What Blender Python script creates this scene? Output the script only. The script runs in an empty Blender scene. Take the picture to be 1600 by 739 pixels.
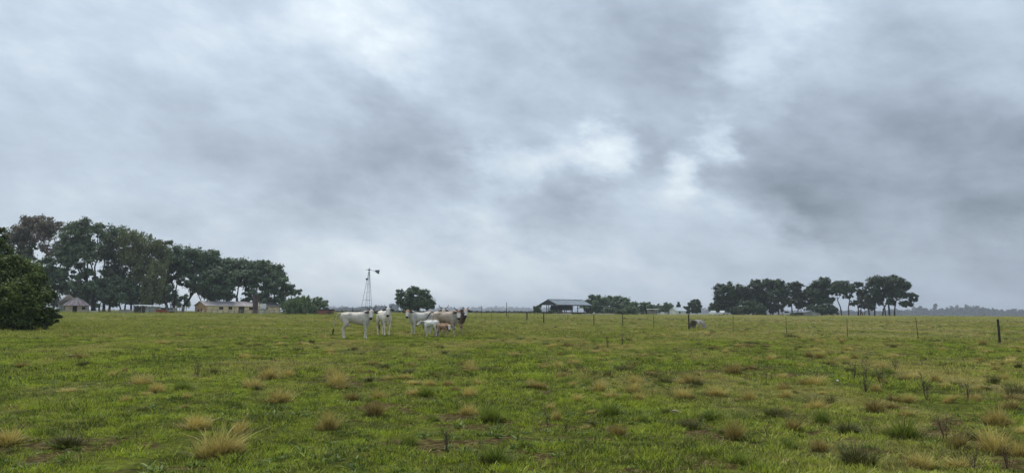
import bpy, math, random
import numpy as np
from mathutils import Vector, Matrix, Euler

PI = math.pi
scene = bpy.context.scene
COL = scene.collection

# ------------------------------------------------------------------ camera
EYE = 1.45
FPX = 1186.0                      # focal length in pixels of the 1600 px wide photograph
PITCH = math.atan(119.8 / FPX)
ROLL = 0.0065
cam_data = bpy.data.cameras.new('camera')
cam_data.sensor_width = 36.0
cam_data.lens = 36.0 * FPX / 1600.0
cam_data.clip_start = 0.1
cam_data.clip_end = 20000
cam = bpy.data.objects.new('camera', cam_data)
COL.objects.link(cam)
CAMROT = Matrix.Rotation(PI / 2 + PITCH, 3, 'X') @ Matrix.Rotation(ROLL, 3, 'Z')
cam.matrix_world = Matrix.Translation((0, 0, EYE)) @ CAMROT.to_4x4()
scene.camera = cam

# ------------------------------------------------------------------ view
scene.view_settings.view_transform = 'Standard'
scene.view_settings.look = 'None'
scene.view_settings.gamma = 1.0
scene.view_settings.exposure = 0.9
scene.view_settings.use_curve_mapping = False
scene.cycles.max_bounces = 6
scene.cycles.diffuse_bounces = 3
scene.cycles.transparent_max_bounces = 8
scene.cycles.volume_bounces = 0
scene.cycles.use_denoising = True

SUN_EL = math.radians(58)
SUN_AZ = math.radians(-35)        # measured from +Y towards +X: sun up in front, to the left


def ray(px, py):
    return CAMROT @ Vector(((px - 800) / FPX, -(py - 369.5) / FPX, -1.0))


# ------------------------------------------------------------------ world: Nishita sky behind an overcast cloud layer
world = bpy.data.worlds.new('World')
scene.world = world
world.use_nodes = True
wt = world.node_tree
for n in list(wt.nodes):
    wt.nodes.remove(n)


class NG:
    def __init__(s, t):
        s.t = t

    def n(s, kind, **kw):
        nd = s.t.nodes.new(kind)
        for k, v in kw.items():
            setattr(nd, k, v)
        return nd

    def put(s, sock, v):
        if hasattr(v, 'is_output') or isinstance(v, bpy.types.NodeSocket):
            s.t.links.new(v, sock)
        elif v is not None:
            sock.default_value = v

    def math(s, op, a, b=None, c=None, clamp=False):
        nd = s.n('ShaderNodeMath', operation=op)
        nd.use_clamp = clamp
        s.put(nd.inputs[0], a)
        s.put(nd.inputs[1], b)
        s.put(nd.inputs[2], c)
        return nd.outputs[0]

    def vmath(s, op, a, b=None):
        nd = s.n('ShaderNodeVectorMath', operation=op)
        s.put(nd.inputs[0], a)
        s.put(nd.inputs[1], b)
        return nd.outputs['Value'] if op in ('LENGTH', 'DISTANCE', 'DOT_PRODUCT') else nd.outputs[0]

    def noise(s, vec, scale, detail=4, rough=0.5, dist=0.0, out='Fac'):
        nd = s.n('ShaderNodeTexNoise')
        s.put(nd.inputs['Vector'], vec)
        nd.inputs['Scale'].default_value = scale
        nd.inputs['Detail'].default_value = detail
        nd.inputs['Roughness'].default_value = rough
        nd.inputs['Distortion'].default_value = dist
        return nd.outputs[out]

    def ramp(s, fac, stops, interp='LINEAR'):
        nd = s.n('ShaderNodeValToRGB')
        r = nd.color_ramp
        r.interpolation = interp
        while len(r.elements) < len(stops):
            r.elements.new(0.5)
        for e, (p, c) in zip(r.elements, stops):
            e.position = p
            e.color = (*c, 1) if len(c) == 3 else c
        s.put(nd.inputs[0], fac)
        return nd.outputs[0]

    def mix(s, fac, a, b, blend='MIX'):
        nd = s.n('ShaderNodeMix', data_type='RGBA', blend_type=blend)
        s.put(nd.inputs[0], fac)
        s.put(nd.inputs[6], a if not isinstance(a, tuple) else (*a, 1)[:4])
        s.put(nd.inputs[7], b if not isinstance(b, tuple) else (*b, 1)[:4])
        return nd.outputs[2]


g = NG(wt)
tc = g.n('ShaderNodeTexCoord')
sep = g.n('ShaderNodeSeparateXYZ')
wt.links.new(tc.outputs['Generated'], sep.inputs[0])
az = g.math('ARCTAN2', sep.outputs[0], sep.outputs[1])
el = g.math('ARCSINE', sep.outputs[2])
comb = g.n('ShaderNodeCombineXYZ')
g.put(comb.inputs[0], az)
g.put(comb.inputs[1], el)
azel = comb.outputs[0]
# stretched coordinates for the cloud noise (clouds flatten towards the horizon)
comb2 = g.n('ShaderNodeCombineXYZ')
g.put(comb2.inputs[0], g.math('ADD', az, g.math('MULTIPLY', el, 0.45)))
g.put(comb2.inputs[1], g.math('MULTIPLY', el, 1.7))
pst = comb2.outputs[0]
w1 = g.noise(pst, 4.2, 6, 0.6, 0.0, 'Color')
warp = g.vmath('MULTIPLY', g.vmath('SUBTRACT', w1, (0.5, 0.5, 0.5)), (0.16, 0.12, 0))
w2 = g.noise(pst, 11.0, 5, 0.6, 0.0, 'Color')
warp2 = g.vmath('MULTIPLY', g.vmath('SUBTRACT', w2, (0.5, 0.5, 0.5)), (0.13, 0.10, 0))
pw = g.vmath('ADD', g.vmath('ADD', azel, warp), warp2)
# cloud brightness at places in the sky: photograph pixel, spread, brightness
SKY_PTS = [
    (60, 60, 120, .68), (250, 60, 120, .65), (420, 130, 90, .60), (540, 30, 60, .82), (480, 60, 60, .74), (640, 60, 60, .74),
    (800, 40, 90, .55), (920, 90, 90, .40), (760, 140, 80, .52), (100, 170, 110, .62), (300, 200, 100, .44), (100, 255, 80, .32),
    (480, 230, 90, .38), (650, 260, 70, .32), (560, 290, 60, .30), (720, 285, 45, .30), (400, 275, 70, .34), (260, 265, 60, .34),
    (120, 300, 45, .72), (200, 320, 50, .70), (400, 330, 55, .66), (600, 330, 50, .66), (330, 370, 60, .68), (60, 330, 50, .66),
    (560, 400, 90, .74), (800, 420, 90, .74), (700, 350, 55, .68), (680, 455, 70, .76), (120, 430, 80, .70), (770, 262, 30, .82), (840, 255, 32, .85), (930, 225, 32, .90),
    (880, 310, 45, .34), (1000, 235, 45, .36), (1060, 215, 26, .52), (1125, 225, 24, .88), (1120, 190, 24, .78), (1050, 290, 26, .86),
    (980, 320, 30, .66), (960, 370, 60, .60), (820, 340, 35, .36), (1180, 75, 38, .84), (1250, 50, 45, .64), (1220, 115, 34, .72), (1120, 20, 50, .50),
    (1050, 120, 55, .46), (1020, 60, 60, .44), (1350, 90, 80, .52), (1540, 60, 90, .55), (1250, 200, 80, .32), (1400, 190, 90, .36),
    (1540, 200, 80, .34), (1150, 150, 32, .50), (1180, 290, 50, .20), (1280, 320, 50, .12), (1400, 270, 70, .26), (1180, 220, 30, .42), (1560, 300, 60, .16), (1480, 310, 35, .34),
    (1300, 355, 35, .34), (1200, 370, 40, .62), (1100, 380, 60, .58), (1400, 380, 60, .36), (1560, 400, 70, .40), (1250, 440, 80, .60),
    (1480, 445, 70, .52), (1000, 440, 80, .70), (300, 430, 90, .72)]
num = None
den = 0.02
num = 0.02 * 0.52
for (px, py, s, v) in SKY_PTS:
    d = ray(px, py).normalized()
    a, e = math.atan2(d.x, d.y), math.asin(d.z)
    sg = s * .82 / FPX
    dist = g.vmath('DISTANCE', pw, (a, e, 0))
    w = g.math('EXPONENT', g.math('MULTIPLY', g.math('MULTIPLY', dist, dist), -0.5 / sg ** 2))
    num = g.math('MULTIPLY_ADD', w, v, num)
    den = g.math('ADD', w, den)
val = g.math('DIVIDE', num, den)
fine = g.noise(pst, 6.5, 10, 0.60, 0.12)
fine2 = g.noise(pst, 2.6, 6, 0.55, 0.1)
val = g.math('MULTIPLY_ADD', g.math('SUBTRACT', val, 0.50), 1.32, 0.47)
val = g.math('ADD', val, g.math('MULTIPLY', g.math('SUBTRACT', fine, 0.5), 0.85))
val = g.math('ADD', val, g.math('MULTIPLY', g.math('SUBTRACT', fine2, 0.5), 0.22), clamp=True)
cloud = g.ramp(val, [(0, (.170, .215, .272)), (.33, (.345, .410, .500)), (.6, (.485, .572, .680)), (.8, (.640, .725, .80)), (1, (.86, .93, .97))])
cloud10 = g.vmath('SCALE', cloud)
g.put(cloud10.node.inputs['Scale'], g.math('MULTIPLY_ADD', sep.outputs[2], 2.0, 5.7))   # overcast sky, a little brighter overhead
sky = g.n('ShaderNodeTexSky', sky_type='NISHITA')
sky.sun_disc = False
sky.sun_elevation = SUN_EL
sky.sun_rotation = SUN_AZ
sky.air_density = 1.5
sky.dust_density = 3.0
col = g.mix(0.96, sky.outputs[0], cloud10)
bg = g.n('ShaderNodeBackground')
g.put(bg.inputs[0], col)
bg.inputs[1].default_value = 0.1
wo = g.n('ShaderNodeOutputWorld')
wt.links.new(bg.outputs[0], wo.inputs[0])
world.cycles.sampling_method = 'MANUAL'
world.cycles.sample_map_resolution = 256

# ------------------------------------------------------------------ sun (veiled by the overcast)
sd = bpy.data.lights.new('sun', 'SUN')
sd.energy = 1.5
sd.angle = math.radians(24)
sd.color = (1.0, 0.965, 0.91)
sun = bpy.data.objects.new('sun', sd)
COL.objects.link(sun)
sdir = Vector((math.sin(SUN_AZ) * math.cos(SUN_EL), math.cos(SUN_AZ) * math.cos(SUN_EL), math.sin(SUN_EL)))
sun.rotation_euler = sdir.to_track_quat('Z', 'Y').to_euler()
sun.location = (0, 0, 60)


# ------------------------------------------------------------------ numpy noise and the terrain
def _hash(ix, iy, seed):
    h = (ix.astype(np.int64) * 374761393 + iy.astype(np.int64) * 668265263 + seed * 974634777) & 0xffffffff
    h = ((h ^ (h >> 13)) * 1274126177) & 0xffffffff
    return ((h ^ (h >> 16)) & 0xffffff) / float(0xffffff)


def vnoise(x, y, seed=0):
    x = np.asarray(x, float)
    y = np.asarray(y, float)
    ix, iy = np.floor(x), np.floor(y)
    fx, fy = x - ix, y - iy
    fx, fy = fx * fx * (3 - 2 * fx), fy * fy * (3 - 2 * fy)
    a, b = _hash(ix, iy, seed), _hash(ix + 1, iy, seed)
    c, d = _hash(ix, iy + 1, seed), _hash(ix + 1, iy + 1, seed)
    return (a + (b - a) * fx) * (1 - fy) + (c + (d - c) * fx) * fy


def fbm(x, y, seed=0, octv=4, rough=0.5):
    s = 0
    a = 1.0
    t = 0
    x = np.asarray(x, float)
    y = np.asarray(y, float)
    for i in range(octv):
        s = s + a * vnoise(x * 2 ** i + 17.3 * i, y * 2 ** i - 9.1 * i, seed + i * 7)
        t += a
        a *= rough
    return s / t


def terrain(x, y):
    x = np.asarray(x, float)
    y = np.asarray(y, float)
    D = np.sqrt(x * x + y * y)
    t = np.clip(D - 36, 0, 214)
    base = 0.0053 * t - 0.0040 * 30 * (1 - np.exp(-t / 30.0)) * np.exp(-t / 120)
    z = base + (fbm(x / 6, y / 6, 3, 3) - .5) * 0.13 * np.exp(-D / 300)
    z = z + (fbm(x / 1.1, y / 1.1, 11, 3) - .5) * 0.12 * np.exp(-D / 60)
    z = z + (fbm(x / 22, y / 22, 23, 2) - .5) * 0.14 * np.clip((D - 35) / 60, 0, 1)
    # low grassy bank towards the farmyard on the left
    bank = np.exp(-((D - 74) / 9.0) ** 2) * np.clip((-x - 12) / 14, 0, 1)
    z = z + 0.16 * bank
    z = z + (fbm(x / .28, y / .28, 31, 2) - .5) * 0.06 * np.exp(-D / 14)
    return z


def tz(x, y):
    return float(terrain(x, y))


def hor(px):
    return 489.3 + 0.0065 * (px - 800)


def ground(px, D):
    d = ray(px, hor(px))
    X = d.x / d.y * D
    return Vector((X, D, tz(X, D)))


def gpoint(px, py):
    d = ray(px, py)
    D = 3.0
    while D < 600:
        p = Vector((0, 0, EYE)) + d * (D / d.y)
        if p.z <= tz(p.x, p.y):
            return Vector((p.x, p.y, tz(p.x, p.y)))
        D *= 1.006
    return ground(px, 240)


def at(px, py, D):
    d = ray(px, py)
    return Vector((0, 0, EYE)) + d * (D / d.y)


def pxm(D):
    return D / FPX


# ------------------------------------------------------------------ object helpers
def tag(o, label=None, cat=None, group=None, kind=None):
    if label:
        o['label'] = label
    if cat:
        o['category'] = cat
    if group:
        o['group'] = group
    if kind:
        o['kind'] = kind
    return o


def empty(name, loc, rz=0.0, label=None, cat=None, group=None):
    o = bpy.data.objects.new(name, None)
    o.empty_display_size = 0.2
    COL.objects.link(o)
    o.location = loc
    o.rotation_euler = (0, 0, rz)
    return tag(o, label, cat, group)


def link(name, me, parent=None, loc=None, rz=None):
    o = bpy.data.objects.new(name, me)
    COL.objects.link(o)
    if parent:
        o.parent = parent
    if loc is not None:
        o.location = loc
    if rz is not None:
        o.rotation_euler = (0, 0, rz)
    return o


def np_mesh(name, V, F, mat, smooth=False, attrs=None):
    """V (n,3), F (m,3 or 4) index arrays."""
    V = np.asarray(V, np.float32)
    F = np.asarray(F, np.int32)
    me = bpy.data.meshes.new(name)
    k = F.shape[1]
    me.vertices.add(len(V))
    me.vertices.foreach_set('co', V.ravel())
    me.loops.add(F.size)
    me.loops.foreach_set('vertex_index', F.ravel())
    me.polygons.add(len(F))
    me.polygons.foreach_set('loop_start', np.arange(0, F.size, k, dtype=np.int32))
    me.polygons.foreach_set('loop_total', np.full(len(F), k, np.int32))
    if smooth:
        me.polygons.foreach_set('use_smooth', np.ones(len(F), bool))
    if attrs:
        for an, arr in attrs.items():
            arr = np.asarray(arr, np.float32)
            if arr.ndim == 1:
                a = me.attributes.new(an, 'FLOAT', 'POINT')
                a.data.foreach_set('value', arr)
            else:
                a = me.attributes.new(an, 'FLOAT_COLOR', 'POINT')
                c = np.ones((len(arr), 4), np.float32)
                c[:, :3] = arr
                a.data.foreach_set('color', c.ravel())
    me.update(calc_edges=True)
    me.validate()
    if mat:
        me.materials.append(mat)
    return me


class MB:
    """collects boxes, prisms and tubes, then becomes one mesh."""
    def __init__(s):
        s.v = []
        s.f = []

    def add(s, vs, fs):
        b = len(s.v)
        s.v += [tuple(p) for p in vs]
        s.f += [tuple(i + b for i in f) for f in fs]
        return s

    def box(s, c, size, rz=0.0, rx=0.0, ry=0.0):
        m = Euler((rx, ry, rz)).to_matrix()
        hx, hy, hz = size[0] / 2, size[1] / 2, size[2] / 2
        vs = [Vector(c) + m @ Vector((x * hx, y * hy, z * hz)) for z in (-1, 1) for y in (-1, 1) for x in (-1, 1)]
        return s.add(vs, [(0, 2, 3, 1), (4, 5, 7, 6), (0, 1, 5, 4), (2, 6, 7, 3), (0, 4, 6, 2), (1, 3, 7, 5)])

    def tube(s, pts, rad, n=6, cap=True):
        pts = [Vector(p) for p in pts]
        if not hasattr(rad, '__len__'):
            rad = [rad] * len(pts)
        vs = []
        fs = []
        for i, p in enumerate(pts):
            t = (pts[min(i + 1, len(pts) - 1)] - pts[max(i - 1, 0)]).normalized()
            u = t.cross(Vector((0.13, 0.92, 0.31)))
            if u.length < .1:
                u = t.cross(Vector((1, 0, 0)))
            u.normalize()
            w = t.cross(u)
            for k in range(n):
                a = 2 * PI * k / n
                vs.append(p + (u * math.cos(a) + w * math.sin(a)) * rad[i])
        for i in range(len(pts) - 1):
            for k in range(n):
                fs.append((i * n + k, i * n + (k + 1) % n, (i + 1) * n + (k + 1) % n, (i + 1) * n + k))
        if cap:
            fs.append(tuple(range(n))[::-1])
            fs.append(tuple((len(pts) - 1) * n + k for k in range(n)))
        return s.add(vs, fs)

    def poly(s, pts, thick):
        """extrude a planar polygon (list of 3D points) by vector thick"""
        n = len(pts)
        t = Vector(thick)
        vs = [Vector(p) for p in pts] + [Vector(p) + t for p in pts]
        fs = [tuple(range(n))[::-1], tuple(range(n, 2 * n))] + [(i, (i + 1) % n, n + (i + 1) % n, n + i) for i in range(n)]
        return s.add(vs, fs)

    def mesh(s, name, mat, smooth=False):
        me = bpy.data.meshes.new(name)
        me.from_pydata(s.v, [], s.f)
        me.update()
        if smooth:
            me.polygons.foreach_set('use_smooth', [True] * len(me.polygons))
        me.materials.append(mat)
        return me

    def build(s, name, mat, parent=None, smooth=False, label=None):
        o = link(name, s.mesh(name, mat, smooth), parent)
        if label:
            o['label'] = label
        return o


# ------------------------------------------------------------------ materials
def new_mat(name):
    m = bpy.data.materials.new(name)
    m.use_nodes = True
    t = m.node_tree
    for n in list(t.nodes):
        t.nodes.remove(n)
    gg = NG(t)
    out = gg.n('ShaderNodeOutputMaterial')
    b = gg.n('ShaderNodeBsdfPrincipled')
    t.links.new(b.outputs[0], out.inputs[0])
    return m, gg, b, out


def plain(name, c1, c2=None, scale=3.0, rough=0.85, metallic=0.0, stretch=(1, 1, 1), bump=0.0, detail=6, stops=(.35, .65), coat=0):
    m, gg, b, out = new_mat(name)
    tcn = gg.n('ShaderNodeTexCoord')
    v = gg.vmath('MULTIPLY', tcn.outputs['Object'], stretch)
    fac = gg.noise(v, scale, detail, 0.6)
    c2 = c2 or tuple(x * 0.7 for x in c1)
    colr = gg.ramp(fac, [(stops[0], c2), (stops[1], c1)])
    gg.put(b.inputs['Base Color'], colr)
    b.inputs['Roughness'].default_value = rough
    b.inputs['Metallic'].default_value = metallic
    b.inputs['Specular IOR Level'].default_value = 0.3
    if bump:
        bn = gg.n('ShaderNodeBump')
        bn.inputs['Strength'].default_value = bump
        bn.inputs['Distance'].default_value = 0.05
        gg.put(bn.inputs['Height'], gg.noise(v, scale * 3, 6, 0.6))
        gg.put(b.inputs['Normal'], bn.outputs[0])
    return m


def leaf_mat(name, dark, light, nscale=0.5, transl=0.25, extra=None):
    m, gg, b, out = new_mat(name)
    geo = gg.n('ShaderNodeNewGeometry')
    n1 = gg.noise(geo.outputs['Position'], nscale, 3, 0.6)
    f = gg.math('ADD', gg.math('MULTIPLY', geo.outputs['Random Per Island'], 0.5), gg.math('MULTIPLY', n1, 0.9))
    f = gg.math('SUBTRACT', f, 0.2, clamp=True)
    stops = [(0.15, dark), (0.85, light)]
    if extra:
        stops = [(0.1, dark), (0.6, light), (0.9, extra)]
    c = gg.ramp(f, stops)
    gg.put(b.inputs['Base Color'], c)
    b.inputs['Roughness'].default_value = 0.6
    b.inputs['Specular IOR Level'].default_value = 0.25
    tr = gg.n('ShaderNodeBsdfTranslucent')
    gg.put(tr.inputs[0], c)
    mx = gg.n('ShaderNodeMixShader')
    mx.inputs[0].default_value = transl
    m.node_tree.links.new(b.outputs[0], mx.inputs[1])
    m.node_tree.links.new(tr.outputs[0], mx.inputs[2])
    m.node_tree.links.new(mx.outputs[0], out.inputs[0])
    return m


def blade_mat(name, c_low, c_high, dry, transl=0.3):
    """grass blades: green to dry by the scatter's own 'dry' value and a coarse world noise"""
    m, gg, b, out = new_mat(name)
    geo = gg.n('ShaderNodeNewGeometry')
    oi = gg.n('ShaderNodeObjectInfo')
    n1 = gg.noise(geo.outputs['Position'], 0.45, 4, 0.6)
    n2 = gg.noise(geo.outputs['Position'], 2.2, 4, 0.65)
    f = gg.math('ADD', gg.math('MULTIPLY', n1, 0.8), gg.math('MULTIPLY', geo.outputs['Random Per Island'], 0.35))
    f = gg.math('ADD', f, gg.math('MULTIPLY', gg.math('SUBTRACT', oi.outputs['Random'], 0.5), 0.3))
    f = gg.math('ADD', f, gg.math('SUBTRACT', gg.math('MULTIPLY', n2, 0.9), 0.55))
    c = gg.ramp(f, [(0.30, c_low), (0.66, c_high)])
    at_ = gg.n('ShaderNodeAttribute', attribute_type='INSTANCER', attribute_name='dry')
    dd = gg.math('ADD', at_.outputs['Fac'], gg.math('MULTIPLY', gg.math('SUBTRACT', geo.outputs['Random Per Island'], 0.5), 0.5), clamp=True)
    c = gg.mix(dd, c, dry)
    gg.put(b.inputs['Base Color'], c)
    b.inputs['Roughness'].default_value = 0.55
    b.inputs['Specular IOR Level'].default_value = 0.3
    tr = gg.n('ShaderNodeBsdfTranslucent')
    gg.put(tr.inputs[0], c)
    mx = gg.n('ShaderNodeMixShader')
    mx.inputs[0].default_value = transl
    m.node_tree.links.new(b.outputs[0], mx.inputs[1])
    m.node_tree.links.new(tr.outputs[0], mx.inputs[2])
    m.node_tree.links.new(mx.outputs[0], out.inputs[0])
    return m


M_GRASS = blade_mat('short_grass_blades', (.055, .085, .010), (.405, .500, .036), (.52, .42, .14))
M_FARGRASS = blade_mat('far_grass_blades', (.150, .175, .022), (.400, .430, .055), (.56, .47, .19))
M_GOLD = leaf_mat('straw_blades', (.22, .175, .045), (.74, .61, .20), 2.0, .25)
M_BROWN = leaf_mat('brown_thatch_blades', (.09, .068, .022), (.50, .385, .115), 2.0, .2)
M_GREENT = leaf_mat('green_tussock_blades', (.06, .10, .014), (.32, .37, .06), 2.0, .3)
M_DARKT = leaf_mat('dark_tussock_blades', (.035, .040, .010), (.17, .165, .045), 2.0, .2)
M_WEED = leaf_mat('dead_weed_stems', (.045, .032, .022), (.12, .085, .055), 3.0, .1)
M_GUM = leaf_mat('gum_leaves', (.045, .072, .036), (.19, .25, .13), .25, .25)
M_GUMBROWN = leaf_mat('gum_leaves_brownish', (.075, .068, .048), (.25, .215, .155), .25, .25)
M_OLIVE = leaf_mat('olive_drooping_leaves', (.065, .085, .034), (.24, .27, .12), .25, .25)
M_DENSE = leaf_mat('dense_dark_leaves', (.030, .055, .028), (.155, .225, .11), .25, .2)
M_PINE = leaf_mat('pine_needles', (.016, .030, .016), (.085, .125, .05), .22, .15)
M_BUSHNEAR = leaf_mat('near_bush_leaves', (.016, .030, .008), (.10, .145, .025), .6, .25, (.22, .26, .05))
M_PALM = leaf_mat('feathery_bush_leaves', (.07, .11, .045), (.19, .26, .12), .4, .3)
M_FAR = leaf_mat('far_wood_leaves', (.022, .034, .024), (.050, .066, .044), .03, .1)
M_BARK = plain('dark_bark', (.075, .062, .050), (.035, .030, .026), 2.0, .9, stretch=(3, 3, .6))
M_PALEBARK = plain('pale_gum_bark', (.42, .38, .32), (.18, .15, .12), 1.2, .8, stretch=(2, 2, .5))
M_GREYTWIG = plain('grey_twigs', (.16, .14, .13), (.08, .07, .065), 2.0, .9)

# ------------------------------------------------------------------ ground sheet
SOIL_SPOTS = [(665, 620, 1.0), (700, 655, .9), (790, 610, .7), (760, 690, .8), (880, 715, 1.0), (940, 725, .8), (600, 640, .8), (545, 590, .5),
              (1010, 735, .9), (385, 622, .6), (1500, 650, 1.0), (1520, 680, .9), (1470, 655, .7), (1250, 588, .8), (1290, 590, .7),
              (180, 690, .5), (1060, 730, .6), (1150, 580, .6), (690, 700, .7), (740, 665, .7), (1560, 725, 1.0), (370, 730, .6), (460, 700, .4)]
_sp = [(gpoint(a, b), s) for a, b, s in SOIL_SPOTS]


def soil_mask(x, y):
    x = np.asarray(x, float)
    y = np.asarray(y, float)
    D = np.sqrt(x * x + y * y)
    s = np.zeros_like(x)
    for p, w in _sp:
        r = 0.035 * p.y + .12
        dx = (x - p.x) / (r * 1.7)
        dy = (y - p.y) / (r * 1.5)
        s = np.maximum(s, w * np.exp(-(dx * dx + dy * dy)))
    n = fbm(x / .5, y / .5, 41, 4, .6)
    nb = fbm(x / 3.1, y / 3.1, 47, 3, .55)
    n3 = fbm(x / .16, y / .16, 43, 2, .6)
    m = s * 1.0 + (n - .5) * 2.2 + (n3 - .5) * 1.5 + (nb - .58) * 1.7
    return np.clip((m - .20) / .32, 0, 1)


def dry_mask(x, y):
    x = np.asarray(x, float)
    y = np.asarray(y, float)
    D = np.sqrt(x * x + y * y)
    azm = x / np.maximum(D, .1)
    right = np.clip((azm + .12) / .5, 0, 1)
    n = fbm(x / 2.6, y / 5.5, 53, 4, .6)
    n2 = fbm(x / 14, y / 30, 59, 3, .5)
    d = (n - .52) * 2.3 + (n2 - .52) * 1.6 + right * .42 - .12
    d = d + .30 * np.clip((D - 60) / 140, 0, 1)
    return np.clip(d, 0, .9)


def build_ground():
    rings = [0.6]
    while rings[-1] < 6500:
        r = rings[-1]
        rings.append(r * (1.013 if r < 60 else 1.018 if r < 260 else 1.06))
    rings = np.array(rings)
    fine_a = np.linspace(-.72, .72, 520)
    coarse = np.linspace(.72, 2 * PI - .72, 60)[1:-1]
    ang = np.concatenate([fine_a, coarse])
    na = len(ang)
    A, R = np.meshgrid(ang, rings)
    X = R * np.sin(A)
    Y = R * np.cos(A)
    Z = terrain(X, Y)
    V = np.stack([X.ravel(), Y.ravel(), Z.ravel()], 1)
    nr = len(rings)
    i = np.arange(nr - 1)[:, None]
    j = np.arange(na)[None, :]
    j2 = (j + 1) % na
    F = np.stack([i * na + j + 0 * j2, i * na + j2, (i + 1) * na + j2, (i + 1) * na + j], -1).reshape(-1, 4)
    # close the middle
    c = len(V)
    V = np.vstack([V, [[0, 0, tz(0, 0)]]])
    k = np.arange(0, na, 2)
    fan = np.stack([np.full(len(k), c), (k + 2) % na, (k + 1) % na, k], 1)
    F = np.vstack([F, fan])
    soil = np.append(soil_mask(X.ravel(), Y.ravel()), 0)
    dry = np.append(dry_mask(X.ravel(), Y.ravel()), 0)
    m, gg, b, out = new_mat('pasture_ground')
    geo = gg.n('ShaderNodeNewGeometry')
    P = geo.outputs['Position']
    a_s = gg.n('ShaderNodeAttribute', attribute_name='soil').outputs['Fac']
    a_d = gg.n('ShaderNodeAttribute', attribute_name='dry').outputs['Fac']
    n1 = gg.noise(P, 1.4, 6, .65)
    n2 = gg.noise(P, 14.0, 5, .65)
    n3 = gg.noise(gg.vmath('MULTIPLY', P, (1, .5, 1)), .09, 4, .6)
    mixn = gg.math('ADD', gg.math('MULTIPLY', n1, .55), gg.math('MULTIPLY', n2, .45))
    green = gg.ramp(mixn, [(.34, (.018, .020, .006)), (.48, (.055, .064, .012)), (.64, (.130, .150, .024))])
    olive = gg.ramp(mixn, [(.32, (.050, .045, .018)), (.50, (.150, .135, .050)), (.66, (.28, .23, .10))])
    soilc = gg.ramp(n2, [(.3, (.020, .015, .006)), (.5, (.062, .045, .018)), (.62, (.125, .100, .042)), (.75, (.22, .19, .085))])
    fdry = gg.math('ADD', a_d, gg.math('MULTIPLY', gg.math('SUBTRACT', n3, .5), .8), clamp=True)
    c = gg.mix(fdry, green, olive)
    c = gg.mix(a_s, c, soilc)
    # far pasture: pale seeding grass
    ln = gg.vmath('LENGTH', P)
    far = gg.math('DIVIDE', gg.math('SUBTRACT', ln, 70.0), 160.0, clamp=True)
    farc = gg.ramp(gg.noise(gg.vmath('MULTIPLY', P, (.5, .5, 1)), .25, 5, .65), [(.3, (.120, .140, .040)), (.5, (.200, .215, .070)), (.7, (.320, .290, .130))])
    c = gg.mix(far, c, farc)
    gg.put(b.inputs['Base Color'], c)
    b.inputs['Roughness'].default_value = 1.0
    b.inputs['Specular IOR Level'].default_value = .02
    bn = gg.n('ShaderNodeBump')
    bn.inputs['Strength'].default_value = .8
    bn.inputs['Distance'].default_value = .03
    gg.put(bn.inputs['Height'], mixn)
    gg.put(b.inputs['Normal'], bn.outputs[0])
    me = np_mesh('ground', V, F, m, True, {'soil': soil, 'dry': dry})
    o = link('ground', me)
    tag(o, 'green grazed pasture with bare soil patches reaching to the far trees', kind='structure')
    return m


M_GROUND = build_ground()


# ------------------------------------------------------------------ grass blades
def blades(n, rbase, h0, h1, width, lean, seed, seg=2, spread=1.0, curl=.5):
    """n bent tapering blades standing within radius rbase -> V, F(quads, last one pinched)"""
    rs = np.random.RandomState(seed)
    r = rbase * np.sqrt(rs.rand(n))
    a = rs.rand(n) * 2 * PI
    bx, by = r * np.cos(a), r * np.sin(a)
    h = h0 + (h1 - h0) * rs.rand(n)
    la = a + rs.randn(n) * .7
    l = lean * (0.25 + rs.rand(n) * .9) * (spread * (r / rbase) + .35)
    wdir = rs.rand(n) * PI
    V = []
    hs = np.linspace(0, 1, seg + 1)
    for t in hs:
        off = h * l * t ** (1 + curl)
        zz = h * (t - .28 * l * t * t)
        cx = bx + np.cos(la) * off
        cy = by + np.sin(la) * off
        w = width * (1 - t) ** .7 * .5 + width * .03
        V.append(np.stack([cx - np.cos(wdir) * w, cy - np.sin(wdir) * w, zz], 1))
        V.append(np.stack([cx + np.cos(wdir) * w, cy + np.sin(wdir) * w, zz], 1))
    V = np.stack(V, 1)                       # n, 2(seg+1), 3
    F = []
    for s in range(seg):
        F.append([2 * s, 2 * s + 1, 2 * s + 3, 2 * s + 2])
    F = np.array(F)[None] + (np.arange(n) * 2 * (seg + 1))[:, None, None]
    return V.reshape(-1, 3), F.reshape(-1, 4)


def scatter_group(collection):
    ng = bpy.data.node_groups.new('scatter', 'GeometryNodeTree')
    ng.interface.new_socket('Geometry', in_out='INPUT', socket_type='NodeSocketGeometry')
    ng.interface.new_socket('Geometry', in_out='OUTPUT', socket_type='NodeSocketGeometry')
    N = ng.nodes
    L = ng.links
    gi = N.new('NodeGroupInput')
    go = N.new('NodeGroupOutput')
    ci = N.new('GeometryNodeCollectionInfo')
    ci.inputs['Collection'].default_value = collection
    ci.inputs['Separate Children'].default_value = True
    ci.inputs['Reset Children'].default_value = True
    ip = N.new('GeometryNodeInstanceOnPoints')
    ip.inputs['Pick Instance'].default_value = True
    L.new(gi.outputs[0], ip.inputs['Points'])
    L.new(ci.outputs[0], ip.inputs['Instance'])

    def na(name, typ):
        a = N.new('GeometryNodeInputNamedAttribute')
        a.data_type = typ
        a.inputs[0].default_value = name
        return a.outputs[0]
    L.new(na('pick', 'INT'), ip.inputs['Instance Index'])
    e2r = N.new('FunctionNodeEulerToRotation')
    L.new(na('rot', 'FLOAT_VECTOR'), e2r.inputs[0])
    L.new(e2r.outputs[0], ip.inputs['Rotation'])
    L.new(na('scl', 'FLOAT_VECTOR'), ip.inputs['Scale'])
    L.new(ip.outputs[0], go.inputs[0])
    return ng


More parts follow.
